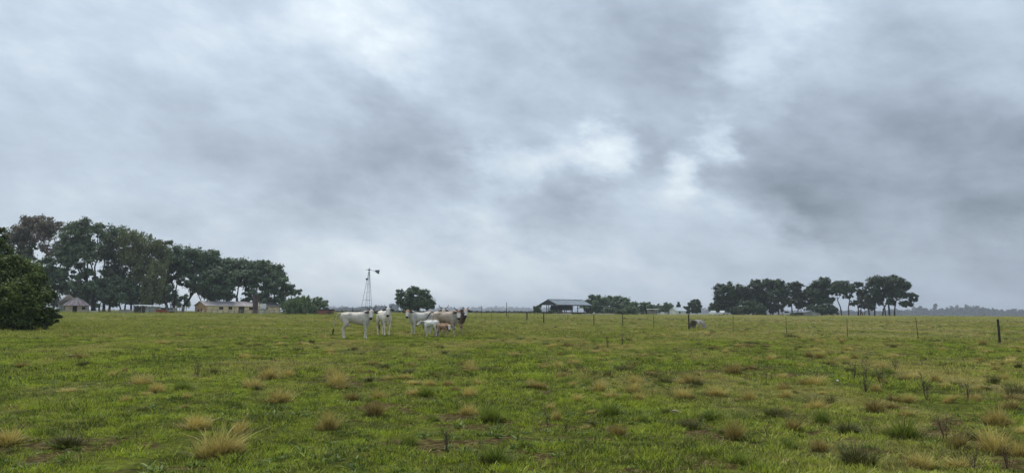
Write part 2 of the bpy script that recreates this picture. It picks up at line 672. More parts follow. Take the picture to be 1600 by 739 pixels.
def scatter(name, pts, variants, label, scale, dryv, seed, tilt=.12, group=None):
    rs = np.random.RandomState(seed)
    n = len(pts)
    me = bpy.data.meshes.new(name)
    me.vertices.add(n)
    me.vertices.foreach_set('co', np.asarray(pts, np.float32).ravel())
    at1 = me.attributes.new('pick', 'INT', 'POINT')
    at1.data.foreach_set('value', rs.randint(0, len(variants), n).astype(np.int32))
    rot = np.stack([rs.randn(n) * tilt, rs.randn(n) * tilt, rs.rand(n) * 2 * PI], 1).astype(np.float32)
    a2 = me.attributes.new('rot', 'FLOAT_VECTOR', 'POINT')
    a2.data.foreach_set('vector', rot.ravel())
    a3 = me.attributes.new('scl', 'FLOAT_VECTOR', 'POINT')
    a3.data.foreach_set('vector', np.asarray(scale, np.float32).ravel())
    a4 = me.attributes.new('dry', 'FLOAT', 'POINT')
    a4.data.foreach_set('value', np.asarray(dryv, np.float32))
    o = link(name, me)
    tag(o, label, kind='stuff')
    c = bpy.data.collections.new(name + '_variants')
    for i, vm in enumerate(variants):
        vo = bpy.data.objects.new('tuft_%02d' % i, vm)
        c.objects.link(vo)
    mod = o.modifiers.new('scatter', 'NODES')
    mod.node_group = scatter_group(c)
    return o


def sector_points(r0, r1, dens, seed, half=.66):
    rs = np.random.RandomState(seed)
    area = half * (r1 * r1 - r0 * r0)
    n = int(area * dens)
    r = np.sqrt(rs.rand(n) * (r1 * r1 - r0 * r0) + r0 * r0)
    a = (rs.rand(n) * 2 - 1) * half
    return r * np.sin(a), r * np.cos(a)


def grass_field(name, label, r0, r1, dens, mat, rb, h0, h1, w, nb, lean, seed, thr=.55, gapn=.45, srange=(.6, 1.5)):
    x, y = sector_points(r0, r1, dens, seed)
    s = soil_mask(x, y)
    rs = np.random.RandomState(seed + 1)
    cl = fbm(x / .9, y / .9, 71, 3, .6)
    keep = (s < thr * (0.5 + 1.3 * rs.rand(len(x)))) & (rs.rand(len(x)) < np.clip((cl - .33) * 3.2 + gapn, .04, 1))
    x, y, cl = x[keep], y[keep], cl[keep]
    z = terrain(x, y) - .006
    var = []
    for k in range(6):
        V, F = blades(nb, rb, h0, h1, w, lean, seed * 10 + k, seg=2, spread=.8)
        var.append(np_mesh(name + '_tuft', V, F, mat))
    big = fbm(x / 2.3, y / 2.3, 77, 3, .6)
    rs = np.random.RandomState(seed + 2)
    sc = srange[0] + (srange[1] - srange[0]) * np.clip(rs.rand(len(x)) * .6 + (big - .3) * .9, 0, 1)
    hs = sc * (.75 + .5 * rs.rand(len(x)))
    scl = np.stack([sc, sc, hs], 1)
    dry = np.clip(dry_mask(x, y) * .8 + rs.rand(len(x)) * .12 - .05 + (rs.rand(len(x)) < .05) * .5, 0, 1)
    return scatter(name, np.stack([x, y, z], 1), var, label, scl, dry, seed + 3)


grass_field('grass', 'short green grazed grass over the near pasture', 4.5, 17, 95, M_GRASS, .10, .022, .065, .0075, 34, 1.1, 101)
grass_field('grass', 'short green grass over the middle of the pasture', 17, 46, 22, M_GRASS, .24, .03, .085, .014, 44, 1.1, 202, gapn=.5)
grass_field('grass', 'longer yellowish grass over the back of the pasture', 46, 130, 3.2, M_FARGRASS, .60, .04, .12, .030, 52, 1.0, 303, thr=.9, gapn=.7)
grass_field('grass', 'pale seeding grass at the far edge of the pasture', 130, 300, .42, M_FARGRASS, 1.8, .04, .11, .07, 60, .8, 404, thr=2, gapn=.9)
# broad leaved low weeds among the near grass
def low_weeds():
    x, y = sector_points(5, 32, 16, 611)
    rs = np.random.RandomState(5)
    keep = rs.rand(len(x)) < np.clip((fbm(x / 1.8, y / 1.8, 83, 4, .6) - .50) * 7, .02, 1)
    x, y = x[keep], y[keep]
    var = []
    for k in range(4):
        V, F = blades(18, .03, .03, .055, .016, 2.0, 7000 + k, seg=3, spread=1.0, curl=.1)
        var.append(np_mesh('weed_rosette', V, F, M_LOWWEED))
    sc = .5 + .9 * rs.rand(len(x))
    scatter('low_weeds', np.stack([x, y, terrain(x, y)], 1), var, 'dark broad leaved weeds low in the near grass', np.stack([sc, sc, sc], 1), np.zeros(len(x)), 9)


M_LOWWEED = leaf_mat('low_weed_leaves', (.045, .075, .014), (.22, .30, .05), 2.0, .2)
low_weeds()

# ------------------------------------------------------------------ tussocks, each a thing
def tussock_mesh(kind, k):
    sd_ = {'gold': 1000, 'brown': 2000, 'green': 3000, 'dark': 4000}[kind] + k
    mat = {'gold': M_GOLD, 'brown': M_BROWN, 'green': M_GREENT, 'dark': M_DARKT}[kind]
    # unit tussock: about 1 high and 1 wide
    n = {'gold': 230, 'brown': 220, 'green': 240, 'dark': 260}[kind]
    rk = np.random.RandomState(sd_ + 7)
    parts = []
    for j in range(4):
        a_, r_ = rk.rand() * 2 * PI, (0 if j == 0 else .16 + .16 * rk.rand())
        hj = 1.0 if j == 0 else .55 + .4 * rk.rand()
        Vj, Fj = blades(int(n * (.8 if j == 0 else .4)), .17, .25 * hj, 1.05 * hj, .020, .5 + .25 * rk.rand(), sd_ + j * 13, 3, .9, .7)
        Vj[:, 0] += math.cos(a_) * r_ + Vj[:, 2] * .10 * rk.randn()
        Vj[:, 1] += math.sin(a_) * r_ + Vj[:, 2] * .10 * rk.randn()
        parts.append((Vj, Fj))
    off, F1 = 0, []
    for Vj, Fj in parts:
        F1.append(Fj + off)
        off += len(Vj)
    V1, F1 = np.vstack([q[0] for q in parts]), np.vstack(F1)
    V2, F2 = blades(n, .42, .08, .42, .028, 1.1, sd_ + 50, 2, 1.1, .6)
    m2 = {'gold': M_BROWN, 'brown': M_DARKT, 'green': M_DARKT, 'dark': M_GREENT}[kind]  # low skirt blades; darker ones put the base's self-shadow into the colour
    V = np.vstack([V1, V2])
    F = np.vstack([F1, F2 + len(V1)])
    me = np_mesh('grass_tussock', V, F, mat)
    me.materials.append(m2)
    idx = np.concatenate([np.zeros(len(F1), np.int32), np.ones(len(F2), np.int32)])
    me.polygons.foreach_set('material_index', idx)
    return me


TUS = {k: [tussock_mesh(k, i) for i in range(4)] for k in ('gold', 'brown', 'green', 'dark')}
rt = random.Random(5)

# base pixel x, y, height px, width px, kind, label
TUSS = [
    (15, 692, 30, 55, 'gold', 'straw coloured tussock at the left edge of the near pasture'),
    (105, 697, 22, 55, 'dark', 'low dark green tussock lying flat in the near left pasture'),
    (305, 668, 26, 50, 'gold', 'straw tussock just behind the widest tussock of the near left pasture'),
    (342, 712, 50, 80, 'gold', 'widest pale straw tussock of the near left pasture, bushy and fanned out'),
    (376, 676, 26, 28, 'gold', 'upright straw tussock touching the right side of the widest near left tussock'),
    (35, 574, 12, 22, 'brown', 'small brown tussock alone in the open grass below the big left bush'),
    (131, 572, 10, 22, 'dark', 'tiny dark green tussock in front of a flat tan one at the left'),
    (128, 559, 9, 45, 'brown', 'flat tan tussock patch at the left beyond the tiny dark one'),
    (105, 613, 9, 32, 'gold', 'flat low straw tussock in open short grass at the left'),
    (332, 586, 14, 18, 'dark', 'dark green tussock with bare stems sticking out of it'),
    (252, 538, 8, 22, 'gold', 'small tan tussock in the lit grass right of the left bush'),
    (280, 524, 7, 16, 'brown', 'small brown tussock far back between the left bush and the cattle'),
    (396, 607, 20, 38, 'gold', 'left one of a cluster of three yellowish tussocks in the left half of the pasture'),
    (417, 592, 26, 36, 'gold', 'tallest of a cluster of three yellowish tussocks in the left half of the pasture'),
    (446, 590, 18, 26, 'gold', 'right one of a cluster of three yellowish tussocks in the left half of the pasture'),
    (434, 630, 28, 48, 'gold', 'straw tussock in front of the cluster of three yellowish ones'),
    (468, 549, 8, 28, 'dark', 'flat dark green tussock in front of the leftmost cow'),
    (487, 537, 9, 12, 'dark', 'round dark green tussock just left of the leftmost cow'),
    (528, 604, 32, 40, 'gold', 'straw tussock leaning to the right, halfway between the camera and the leftmost cow'),
    (510, 671, 38, 36, 'gold', 'tall narrow golden tussock in the near pasture, straight below the leftmost cow'),
    (549, 626, 18, 32, 'brown', 'left brown tussock of the group on bare soil'),
    (584, 652, 28, 40, 'brown', 'front golden brown tussock of the group on bare soil'),
    (590, 624, 20, 30, 'gold', 'rear straw tussock of the group on bare soil'),
    (637, 696, 24, 34, 'green', 'bright green tussock beside bare soil in the near pasture'),
    (641, 574, 10, 22, 'brown', 'small brown tussock in the open grass in front of the cows'),
    (705, 584, 10, 22, 'green', 'small green tussock in the open grass in front of the white calf'),
    (730, 621, 22, 32, 'gold', 'golden tussock standing right behind its twin in the centre of the pasture'),
    (732, 647, 22, 32, 'gold', 'golden tussock standing right in front of its twin in the centre of the pasture'),
    (767, 657, 30, 36, 'green', 'green and yellow tussock right of the golden pair in the centre'),
    (776, 722, 30, 58, 'green', 'broad green tussock at the bottom edge in the centre'),
    (935, 613, 24, 28, 'gold', 'rounded golden tussock on bright green grass right of the centre'),
    (990, 613, 24, 26, 'gold', 'rear straw tussock of a touching pair on bright green grass'),
    (996, 626, 18, 22, 'gold', 'front straw tussock of a touching pair on bright green grass'),
    (972, 581, 14, 36, 'dark', 'dark green tussock behind the rounded golden one'),
    (1025, 590, 9, 26, 'dark', 'low dark tussock between two larger tussocks right of the centre'),
    (1080, 600, 22, 42, 'brown', 'broad brown and green tussock beyond the bleached stick'),
    (1145, 586, 22, 32, 'brown', 'brown leaning tussock in the right half of the pasture beyond the broad dark band'),
    (870, 657, 20, 16, 'gold', 'thin yellow tuft standing alone in the centre of the near pasture'),
    (965, 682, 24, 32, 'brown', 'brown thin tussock in the near pasture, left of the bleached stick'),
    (1075, 670, 18, 38, 'dark', 'dark tussock with tan tips in front of the bleached stick'),
    (1040, 648, 14, 20, 'dark', 'dark low tussock touching the left end of the bleached stick'),
    (1150, 688, 36, 38, 'brown', 'tall round brown tussock with a blackish base, standing alone in the near pasture'),
    (1158, 722, 20, 34, 'green', 'green tussock right in front of the tall round brown one'),
    (1240, 673, 26, 36, 'brown', 'left one of two neighbouring brown green tussocks in the near right pasture'),
    (1285, 664, 28, 30, 'green', 'right one of two neighbouring brown green tussocks in the near right pasture'),
    (1232, 700, 20, 32, 'green', 'short green tussock in front of the two neighbouring brown green ones'),
    (1283, 705, 22, 30, 'brown', 'short brown tussock behind the blackish tussock at the bottom edge'),
    (1338, 727, 38, 62, 'dark', 'broad blackish tussock at the bottom edge of the right half'),
    (1415, 684, 38, 64, 'green', 'large spreading green tussock in the near right pasture'),
    (1365, 644, 24, 36, 'brown', 'brown tussock under dead stems behind the large spreading green one'),
    (1298, 633, 20, 28, 'dark', 'dark rounded tussock left of the dead stems on the right'),
    (1440, 730, 30, 44, 'gold', 'yellow tussock at the bottom edge in front of the large green one'),
    (1554, 599, 14, 20, 'dark', 'small dark rounded tussock in the right pasture below the thick fence post'),
    (1588, 619, 22, 44, 'dark', 'broad dark tussock at the right edge of the pasture'),
    (1560, 663, 32, 42, 'gold', 'straw tussock near the right edge behind the tallest one'),
    (1556, 707, 46, 56, 'gold', 'tallest golden tussock at the lower right beside bare soil'),
    (1594, 712, 34, 30, 'gold', 'golden tussock cut by the right edge at the bottom'),
    (1535, 540, 12, 14, 'brown', 'reddish brown tussock just left of the thick fence post'),
    (1265, 558, 12, 20, 'brown', 'left one of a close brown tussock pair in front of the right fence'),
    (1281, 560, 10, 18, 'brown', 'right one of a close brown tussock pair in front of the right fence'),
    (1235, 528, 8, 20, 'dark', 'low dark tussock at the foot of the wire fence, right of the concrete arch'),
    (1320, 563, 10, 22, 'gold', 'small straw tussock right of the close pair of brown ones'),
    (1397, 544, 8, 12, 'dark', 'tiny dark tussock below the fence on the right, standing alone'),
    (885, 541, 7, 30, 'brown', 'low tan tussock far back in line with the barn'),
    (820, 700, 16, 30, 'green', 'short green tussock on the bare soil at the bottom centre'),
    (1500, 700, 30, 34, 'brown', 'brown tussock in the bare soil patch at the lower right'),
    (1190, 735, 18, 30, 'green', 'green tussock cut by the bottom edge right of the tall round brown one'),
    (225, 640, 7, 26, 'dark', 'faint dark tuft lying in the short grass of the left foreground'),
    (860, 640, 14, 20, 'gold', 'small straw tuft behind the thin yellow one'),
]
TG = 'grass tussocks scattered over the pasture'


def put_tussock(px, py, hpx, wpx, kind, label, p=None):
    p = p or gpoint(px, py)
    s = p.y / FPX
    o = link('grass_tussock', TUS[kind][rt.randrange(4)])
    o.location = (p.x, p.y, p.z - .01)
    o.rotation_euler = (rt.uniform(-.08, .08), rt.uniform(-.08, .16), rt.uniform(0, 2 * PI))
    w = wpx * s * 1.0
    o.scale = (w, w, hpx * s * 1.12)
    tag(o, label, 'grass tussock', TG)
    return o


placed = []
for a in TUSS:
    o = put_tussock(*a)
    placed.append((o.location.x, o.location.y))
rr = np.random.RandomState(77)
cnt = 0
KW = {'gold': 'straw coloured', 'brown': 'brown', 'green': 'green', 'dark': 'dark green'}
COLS = [(330, 'below the gum trees'), (520, 'below the long farm building'), (630, 'below the two left cows'), (745, 'below the right cows'), (900, 'below the open barn'),
        (1060, 'left of the concrete arch'), (1200, 'below the concrete arch'), (1340, 'below the pines'), (1500, 'below the pine pair'), (1700, 'below the thick post')]
ROWS = [(545, 'far back'), (580, 'further back'), (640, 'halfway'), (900, 'near')]
ORD = ['first', 'second', 'third', 'fourth', 'fifth', 'sixth', 'seventh', 'eighth', 'ninth', 'tenth', 'eleventh', 'twelfth']
cells = {}
while cnt < 225:
    D = 9.5 * (70 / 9.5) ** (rr.rand() ** .72)
    a = (rr.rand() * 2 - 1) * .60
    a += .10 * rr.rand()
    x, y = D * math.sin(a), D * math.cos(a)
    px = 800 + FPX * x / y
    if px < -20 or px > 1620:
        continue
    side = .22 + .78 * min(1, max(0, (px - 500) / 700))
    if rr.rand() > side:
        continue
    if any((x - q[0]) ** 2 + (y - q[1]) ** 2 < (.03 * D + .25) ** 2 for q in placed):
        continue
    if 36 < y < 48 and -10.5 < x < -1.2:
        continue
    if math.hypot(x - 4.6 * y / 20, y - 63) < 1:
        continue
    placed.append((x, y))
    u = rr.rand()
    kind = 'gold' if u < .36 else 'brown' if u < .64 else 'green' if u < .84 else 'dark'
    hm = (.10 + .16 * rr.rand()) * (1.0 if kind in ('gold', 'green') else .8)
    wm = hm * (1.1 + 1.0 * rr.rand())
    hp, wp = hm * FPX / y, wm * FPX / y
    o = put_tussock(0, 0, hp, wp, kind, 'x', Vector((x, y, tz(x, y))))
    py = hor(px) + (EYE - o.location.z) * FPX / y
    cells.setdefault((kind, next(c for q, c in ROWS if py < q), next(c for q, c in COLS if px < q)), []).append((px, o))
    cnt += 1
for (kind, row, colm), lst in cells.items():
    lst.sort(key=lambda q: q[0])
    for i, (px, o) in enumerate(lst):
        if len(lst) == 1:
            o['label'] = 'only %s tussock standing %s %s' % (KW[kind], row, colm)
        else:
            o['label'] = '%s from left of the %s tussocks %s %s' % (ORD[min(i, 11)], KW[kind], row, colm)

# smaller clumps beyond, too many to count
x, y = sector_points(8, 150, .75, 909)
keep = np.random.RandomState(3).rand(len(x)) < np.clip(.18 + x / np.maximum(y, 1) * .9 + (fbm(x / 4, y / 6, 91, 4, .6) - .47) * 4.2, .03, 1)
x, y = x[keep], y[keep]
rs_ = np.random.RandomState(8)
hh = .055 + .13 * rs_.rand(len(x)) ** 1.6 + .0009 * y
ww = hh * (1.3 + 1.7 * rs_.rand(len(x)))
scatter('low_grass_clumps', np.stack([x, y, terrain(x, y)], 1), [TUS['brown'][0], TUS['gold'][1], TUS['gold'][2], TUS['gold'][3], TUS['dark'][3], TUS['dark'][0], TUS['green'][1], TUS['brown'][2]],
        'low brown and olive clumps mixed into the pasture grass', np.stack([ww, ww, hh], 1), np.zeros(len(x)), 12)


# ------------------------------------------------------------------ dead weeds with bare stems
def weed_mesh(k):
    r = random.Random(700 + k)
    mb = MB()
    for i in range(9):
        a = r.uniform(0, 2 * PI)
        h = r.uniform(.55, 1.0)
        ln = r.uniform(.05, .35)
        top = Vector((math.cos(a) * ln, math.sin(a) * ln, h))
        mid = top * .5 + Vector((r.uniform(-.04, .04), r.uniform(-.04, .04), 0))
        mb.tube([(math.cos(a) * .03, math.sin(a) * .03, 0), mid, top], [.011, .008, .004], 4)
        for j in range(6):
            t = r.uniform(.4, 1)
            p = mid.lerp(top, (t - .5) * 2) if t > .5 else Vector((0, 0, 0)).lerp(mid, t * 2)
            b = r.uniform(0, 2 * PI)
            q = p + Vector((math.cos(b), math.sin(b), r.uniform(.5, 1.3))) * r.uniform(.06, .16)
            mb.tube([p, q], [.006, .003], 3)
            mb.tube([q, q + Vector((0, 0, .02))], [.013, .008], 4)
    return mb.mesh('dead_weed', M_WEED)


WM = [weed_mesh(k) for k in range(4)]
WEEDS = [
    (308, 588, 26, 'bare brown stemmed weed left of the small dark green tussock'),
    (1352, 612, 44, 'tallest bare dark weed of the thicket in the right pasture'),
    (1335, 596, 30, 'bare dark weed at the left end of the right hand thicket'),
    (1378, 606, 36, 'bare dark weed in the middle of the right hand thicket'),
    (1400, 580, 24, 'thin bare weed at the back of the right hand thicket'),
    (1448, 624, 42, 'single leaning bare weed right of the thicket'),
    (1512, 625, 28, 'bushy bare weed beside the bare soil on the right'),
    (857, 668, 34, 'thin dark weed left of the thin yellow tuft in the centre'),
    (885, 675, 26, 'thin pale weed right of the thin yellow tuft in the centre'),
    (700, 705, 44, 'bare dark weed in the bare soil left of the broad green tussock at the bottom'),
    (950, 545, 20, 'grey weedy stem patch far back in line with the barn trees'),
    (1478, 690, 44, 'bare weed in the bare soil patch at the lower right'),
    (1575, 735, 46, 'bare dark weed at the lower right corner'),
    (1520, 738, 40, 'bare dark weed at the bottom edge below the tallest golden tussock'),
    (972, 540, 20, 'grey weedy stem patch right of another far back below the barn trees'),
    (240, 560, 14, 'faint thin weed in the open grass at the left'),
]
for i, (px, py, h, lab) in enumerate(WEEDS):
    p = gpoint(px, py)
    s = p.y / FPX * h
    o = link('dead_weed', WM[i % 4], None, (p.x, p.y, p.z - .01), rt.uniform(0, 6))
    o.scale = (s * .9, s * .9, s)
    tag(o, lab, 'weed', 'dead weeds standing in the pasture')

# bleached stick and white stone
p = gpoint(1058, 648)
s = p.y / FPX
mb = MB()
mb.tube([(-8 * s, 0, 12 * s * .3), (-3 * s, 0, 9 * s * .5), (2 * s, .02, 5 * s * .5), (6 * s, .05, 1.5 * s), (7 * s, .06, 0)], [1.0 * s, 1.3 * s, 1.6 * s, 1.5 * s, .9 * s], 7)
o = link('stick', mb.mesh('stick', plain('bleached_wood', (.62, .52, .38), (.40, .32, .22), 8), True), None, (p.x, p.y, p.z + .02))
tag(o, 'bleached curved stick lying beside a dark tussock', 'stick')
p = gpoint(1309, 598)
mb = MB()
rq = random.Random(3)
bpy_pts = []
for i in range(5):
    th = i / 4 * PI
    for k in range(7):
        a = 2 * PI * k / 7
        r = .022 * (.8 + .4 * rq.random())
        bpy_pts.append((r * math.sin(th) * math.cos(a) * 1.3, r * math.sin(th) * math.sin(a), r * math.cos(th) * .8))
fs = [(i * 7 + k, i * 7 + (k + 1) % 7, (i + 1) * 7 + (k + 1) % 7, (i + 1) * 7 + k) for i in range(4) for k in range(7)]
mb.add(bpy_pts, fs)
o = link('stone', mb.mesh('stone', plain('white_stone', (.8, .78, .74), (.6, .58, .55), 10)), None, (p.x, p.y, p.z + .05))
tag(o, 'small white stone in the grass left of the dead weeds', 'stone')

# ------------------------------------------------------------------ trees
SUBK = 2.4


def crown_leaves(blobs, n, leaf, seed, sub=9, flat=.7, srad=.30, shell=.55, up=.5, low=-.75, droop=0.0):
    """blobs: (cx,cy,cz,rx,ry,rz) -> leaf quads in many small clumps. Returns V,F,subcentres"""
    rs = np.random.RandomState(seed)
    B = np.array(blobs, float)
    wgt = (B[:, 3] * B[:, 4] * B[:, 5]) ** (.7)
    wgt = wgt / wgt.sum()
    Vs, subs = [], []
    for bi, b in enumerate(B):
        c, r = b[:3], b[3:6]
        k = max(8, int(SUBK * sub * (wgt[bi] * len(B)) ** .8 + .5))
        u = rs.randn(k * 3, 3)
        u /= np.linalg.norm(u, axis=1)[:, None]
        u = u[u[:, 2] > low][:k]
        rad = shell + (1 - shell) * rs.rand(len(u))
        sc = c + u * r * rad[:, None] * .90
        subs += [(bi, *q) for q in sc]
        nl = max(30, int(n * wgt[bi]))
        pick = rs.randint(0, len(sc), nl)
        rsub = srad * .92 * r.mean() * (0.7 + .6 * rs.rand(len(sc)))
        off = rs.randn(nl, 3)
        off /= np.maximum(np.linalg.norm(off, axis=1)[:, None], .2)
        off *= (rs.rand(nl) ** .5 * np.where(rs.rand(nl) < .18, 1.55, 1.0))[:, None]
        off[:, 2] *= flat
        p = sc[pick] + off * rsub[pick][:, None]
        p[:, 2] -= droop * rs.rand(nl) ** 2 * rsub[pick] * 2
        nrm = off + np.array([0, 0, up]) + rs.randn(nl, 3) * .55 + (p - c) / r * .35
        nrm /= np.linalg.norm(nrm, axis=1)[:, None]
        t = np.cross(nrm, rs.randn(nl, 3))
        t /= np.maximum(np.linalg.norm(t, axis=1)[:, None], 1e-3)
        if droop > 0:
            t[:, 2] -= 1.2
            t /= np.linalg.norm(t, axis=1)[:, None]
        w = np.cross(nrm, t)
        L = leaf * (.6 + .8 * rs.rand(nl))[:, None]
        q = np.stack([p - t * L, p + w * L * .55, p + t * L, p - w * L * .55], 1)
        Vs.append(q)
    V = np.concatenate(Vs).reshape(-1, 3)
    F = np.arange(len(V)).reshape(-1, 4)
    return V, F, subs


def limb_pts(a, b, r, k=4, sag=.12):
    a, b = Vector(a), Vector(b)
    L = (b - a).length
    pts = []
    for i in range(k + 1):
        t = i / k
        p = a.lerp(b, t)
        p += Vector((r.uniform(-1, 1), r.uniform(-1, 1), r.uniform(-.3, 1))) * L * sag * .35 * math.sin(PI * t)
        p.z += L * sag * math.sin(PI * t) * .4
        pts.append(p)
    return pts


def make_tree(name, base_px, D, blobs_px, leafmat, barkmat, label, group, n=9000, leaf=.32, seed=1, trunks=1, trunk_r=.28, lean=0.0,
              depth=.8, flat=.7, sub=9, srad=.30, shell=.55, low=-.75, droop=0., fork=.35, twigs=3, cat='tree', bare=None, spread=.5, dz=0.0):
    """base_px: x of the trunk foot; blobs_px: (cx, cy, rx, ry) in photograph pixels at distance D"""
    r = random.Random(seed)
    base = ground(base_px, D)
    base.z += dz
    s = D / FPX
    blobs = []
    for (cx, cy, rx, ry) in blobs_px:
        P = at(cx, cy, D) - base
        rx_, ry_ = rx * s * 1.10, ry * s * 1.20
        dy = r.uniform(-.35, .35) * depth * rx_ * 1.6
        blobs.append((P.x, dy, P.z, rx_, rx_ * depth, ry_))
    root = empty(name, base, 0, label, cat, group)
    V, F, subs = crown_leaves(blobs, n, leaf, seed, sub, flat, srad, shell, .5, low, droop)
    link('crown', np_mesh('crown', V, F, leafmat), root)
    mb = MB()
    top = max(b[2] + b[5] for b in blobs)
    lowest = min(b[2] - b[5] for b in blobs)
    fz = max(.6, top * fork)
    feet = []
    for i in range(trunks):
        ox = (i - (trunks - 1) / 2) * spread * 1.6 + r.uniform(-.2, .2) * (trunks > 1)
        oy = r.uniform(-.5, .5) * spread * (trunks > 1)
        f = Vector((ox * 1.7 + lean * fz + r.uniform(-.2, .2), oy * 1.5, fz * r.uniform(.85, 1.15)))
        pts = [Vector((ox, oy, -.3)), Vector((ox * 1.15 + lean * fz * .4, oy, fz * .5)) + Vector((r.uniform(-.12, .12), 0, 0)), f]
        tr = trunk_r * r.uniform(.75, 1.1)
        mb.tube(pts, [tr * 1.25, tr, tr * .82], 8)
        feet.append((f, tr * .8))
    for bi, b in enumerate(blobs):
        c = Vector(b[:3])
        f, tr = min(feet, key=lambda q: (q[0] - c).length + r.uniform(0, .5))
        L = (c - f).length
        br = min(tr * .75, .07 + .035 * L)
        pts = limb_pts(f, c, r)
        mb.tube(pts, [br * (1 - .6 * t / 4) for t in range(5)], 6)
        mine = [q for q in subs if q[0] == bi]
        r.shuffle(mine)
        for q in mine[:twigs * 2]:
            st = pts[r.choice((2, 3, 4))]
            mb.tube(limb_pts(st, q[1:4], r, 3), [br * .42, br * .32, br * .2, br * .1], 4)
    mb.build('trunk', barkmat, root, True)
    if bare:
        tb = MB()
        for (cx, cy, rx, ry) in bare:
            c = at(cx, cy, D) - base
            f = Vector((c.x * .45, 0, c.z * .55))
            for i in range(26):
                a = r.uniform(-1.2, 1.35)
                e = Vector((c.x + rx * s * math.cos(a) * r.uniform(.5, 1), r.uniform(-1, 1) * rx * s * .6, c.z + ry * s * math.sin(a) * r.uniform(.5, 1)))
                m_ = f.lerp(e, .5) + Vector((0, 0, .15))
                tb.tube([f, m_, e], [.05, .035, .012], 4)
                for j in range(5):
                    st = m_.lerp(e, r.random())
                    tb.tube([st, st + Vector((r.uniform(-.1, .7), r.uniform(-.4, .4), r.uniform(-.3, .6))) * .9], [.016, .006], 3)
        tb.build('bare_branches', M_GREYTWIG, root)
    return root


GG = 'tall trees behind the farmyard on the left'
make_tree('gum_tree', 48, 200, [(52, 366, 34, 22), (30, 372, 22, 22), (78, 360, 24, 20), (60, 345, 26, 9), (88, 392, 22, 16), (32, 400, 18, 14)], M_GUMBROWN, M_PALEBARK,
          'tall brownish gum tree with pale bare trunks showing behind the left bush', GG, 8500, .34, 11, 3, .30, .05, sub=12, srad=.34, fork=.30, spread=1.7, shell=.3)
make_tree('gum_tree', 140, 190, [(128, 356, 30, 18), (120, 378, 26, 20), (94, 398, 16, 16), (90, 425, 16, 14), (140, 395, 26, 24), (112, 405, 24, 22), (155, 365, 18, 12), (100, 380, 16, 16)], M_GUM, M_BARK,
          'tallest green gum tree with a rounded top, second from the left', GG, 12000, .32, 12, 2, .38, sub=12, srad=.34, fork=.28, spread=.9, shell=.3)
make_tree('gum_tree', 168, 198, [(182, 372, 26, 16), (165, 392, 24, 20), (195, 400, 24, 22), (172, 420, 22, 20), (190, 440, 24, 20)], M_GUM, M_BARK,
          'dark gum tree between the tallest one and the olive drooping one', GG, 10000, .32, 13, 2, .34, sub=12, srad=.34, fork=.28, spread=.8, shell=.35)
make_tree('gum_tree', 214, 194, [(214, 372, 26, 14), (238, 384, 24, 14), (208, 396, 30, 20), (238, 410, 22, 20), (256, 390, 14, 9), (264, 380, 8, 5), (222, 428, 26, 20)], M_OLIVE, M_BARK,
          'olive green drooping gum tree with loose sprays at the right of its top', GG, 11000, .32, 14, 3, .28, sub=13, srad=.33, droop=.5, fork=.30, spread=.9, shell=.3)
make_tree('gum_tree', 12, 200, [(14, 372, 22, 22), (8, 396, 24, 24), (38, 412, 22, 22), (48, 392, 12, 12)], M_DENSE, M_BARK,
          'dark tree rising behind the left bush at the edge of the photo', GG, 5000, .34, 15, 1, .3, sub=10, shell=.3)
make_tree('willow_tree', 238, 189, [(238, 448, 17, 24), (244, 425, 15, 18)], M_OLIVE, M_BARK,
          'olive drooping tree hanging low over the tin shed', GG, 5500, .28, 16, 1, .22, droop=1.2, sub=10, fork=.3)
make_tree('dense_tree', 152, 187, [(150, 455, 26, 20), (132, 440, 20, 20), (168, 462, 18, 17)], M_DENSE, M_BARK,
          'dark low tree right of the round hut', GG, 8000, .28, 17, 2, .2, sub=10, fork=.2)
make_tree('dense_tree', 192, 190, [(196, 458, 24, 20), (215, 462, 16, 15), (180, 448, 16, 16)], M_DENSE, M_BARK,
          'dark low tree directly behind the tin shed', GG, 6500, .28, 18, 2, .2, sub=10, fork=.2)
make_tree('dense_tree', 84, 186, [(84, 440, 20, 24), (96, 425, 16, 18), (75, 420, 16, 20)], M_DENSE, M_BARK,
          'dark tree behind the round hut and the left bush', GG, 6500, .30, 19, 1, .25, sub=10, fork=.25)
for k, (px, bl, lab) in enumerate((
        (62, [(60, 440, 30, 20), (70, 465, 26, 18), (45, 455, 24, 22)], 'shadowy low tree filling the gap under the brownish gum'),
        (125, [(112, 452, 20, 14), (128, 464, 22, 15), (140, 474, 14, 9)], 'shadowy low tree rising behind the roof of the round hut'),
        (216, [(210, 462, 26, 16), (236, 466, 22, 16), (190, 468, 20, 14)], 'shadowy low tree filling the gap behind the tin shed'),
        (268, [(262, 462, 20, 16), (282, 470, 14, 12), (250, 450, 18, 14)], 'shadowy low tree behind the pale trailer'))):
    make_tree('dense_tree', px, 222, bl, M_DENSE, M_BARK, lab, 'shadowy low trees at the back of the farmyard', 7000, .34, 300 + k, 2, .2, sub=10, fork=.2)
make_tree('spreading_tree', 272, 205, [(290, 404, 34, 16), (262, 412, 24, 14), (318, 402, 28, 14), (305, 422, 34, 12), (270, 432, 20, 10), (335, 416, 24, 14)], M_DENSE, M_BARK,
          'broad dark spreading tree whose black limbs show left of the farm building', GG, 15000, .36, 21, 3, .42, .05, flat=.7, sub=14, fork=.22, low=-.8, spread=1.2, shell=.45)
make_tree('spreading_tree', 322, 200, [(318, 448, 32, 16), (345, 440, 26, 18), (300, 440, 18, 12), (335, 462, 30, 8)], M_DENSE, M_BARK,
          'lower dark tree directly above the farm building roof', GG, 10000, .34, 22, 2, .3, flat=.7, sub=13, fork=.2, low=-.8)
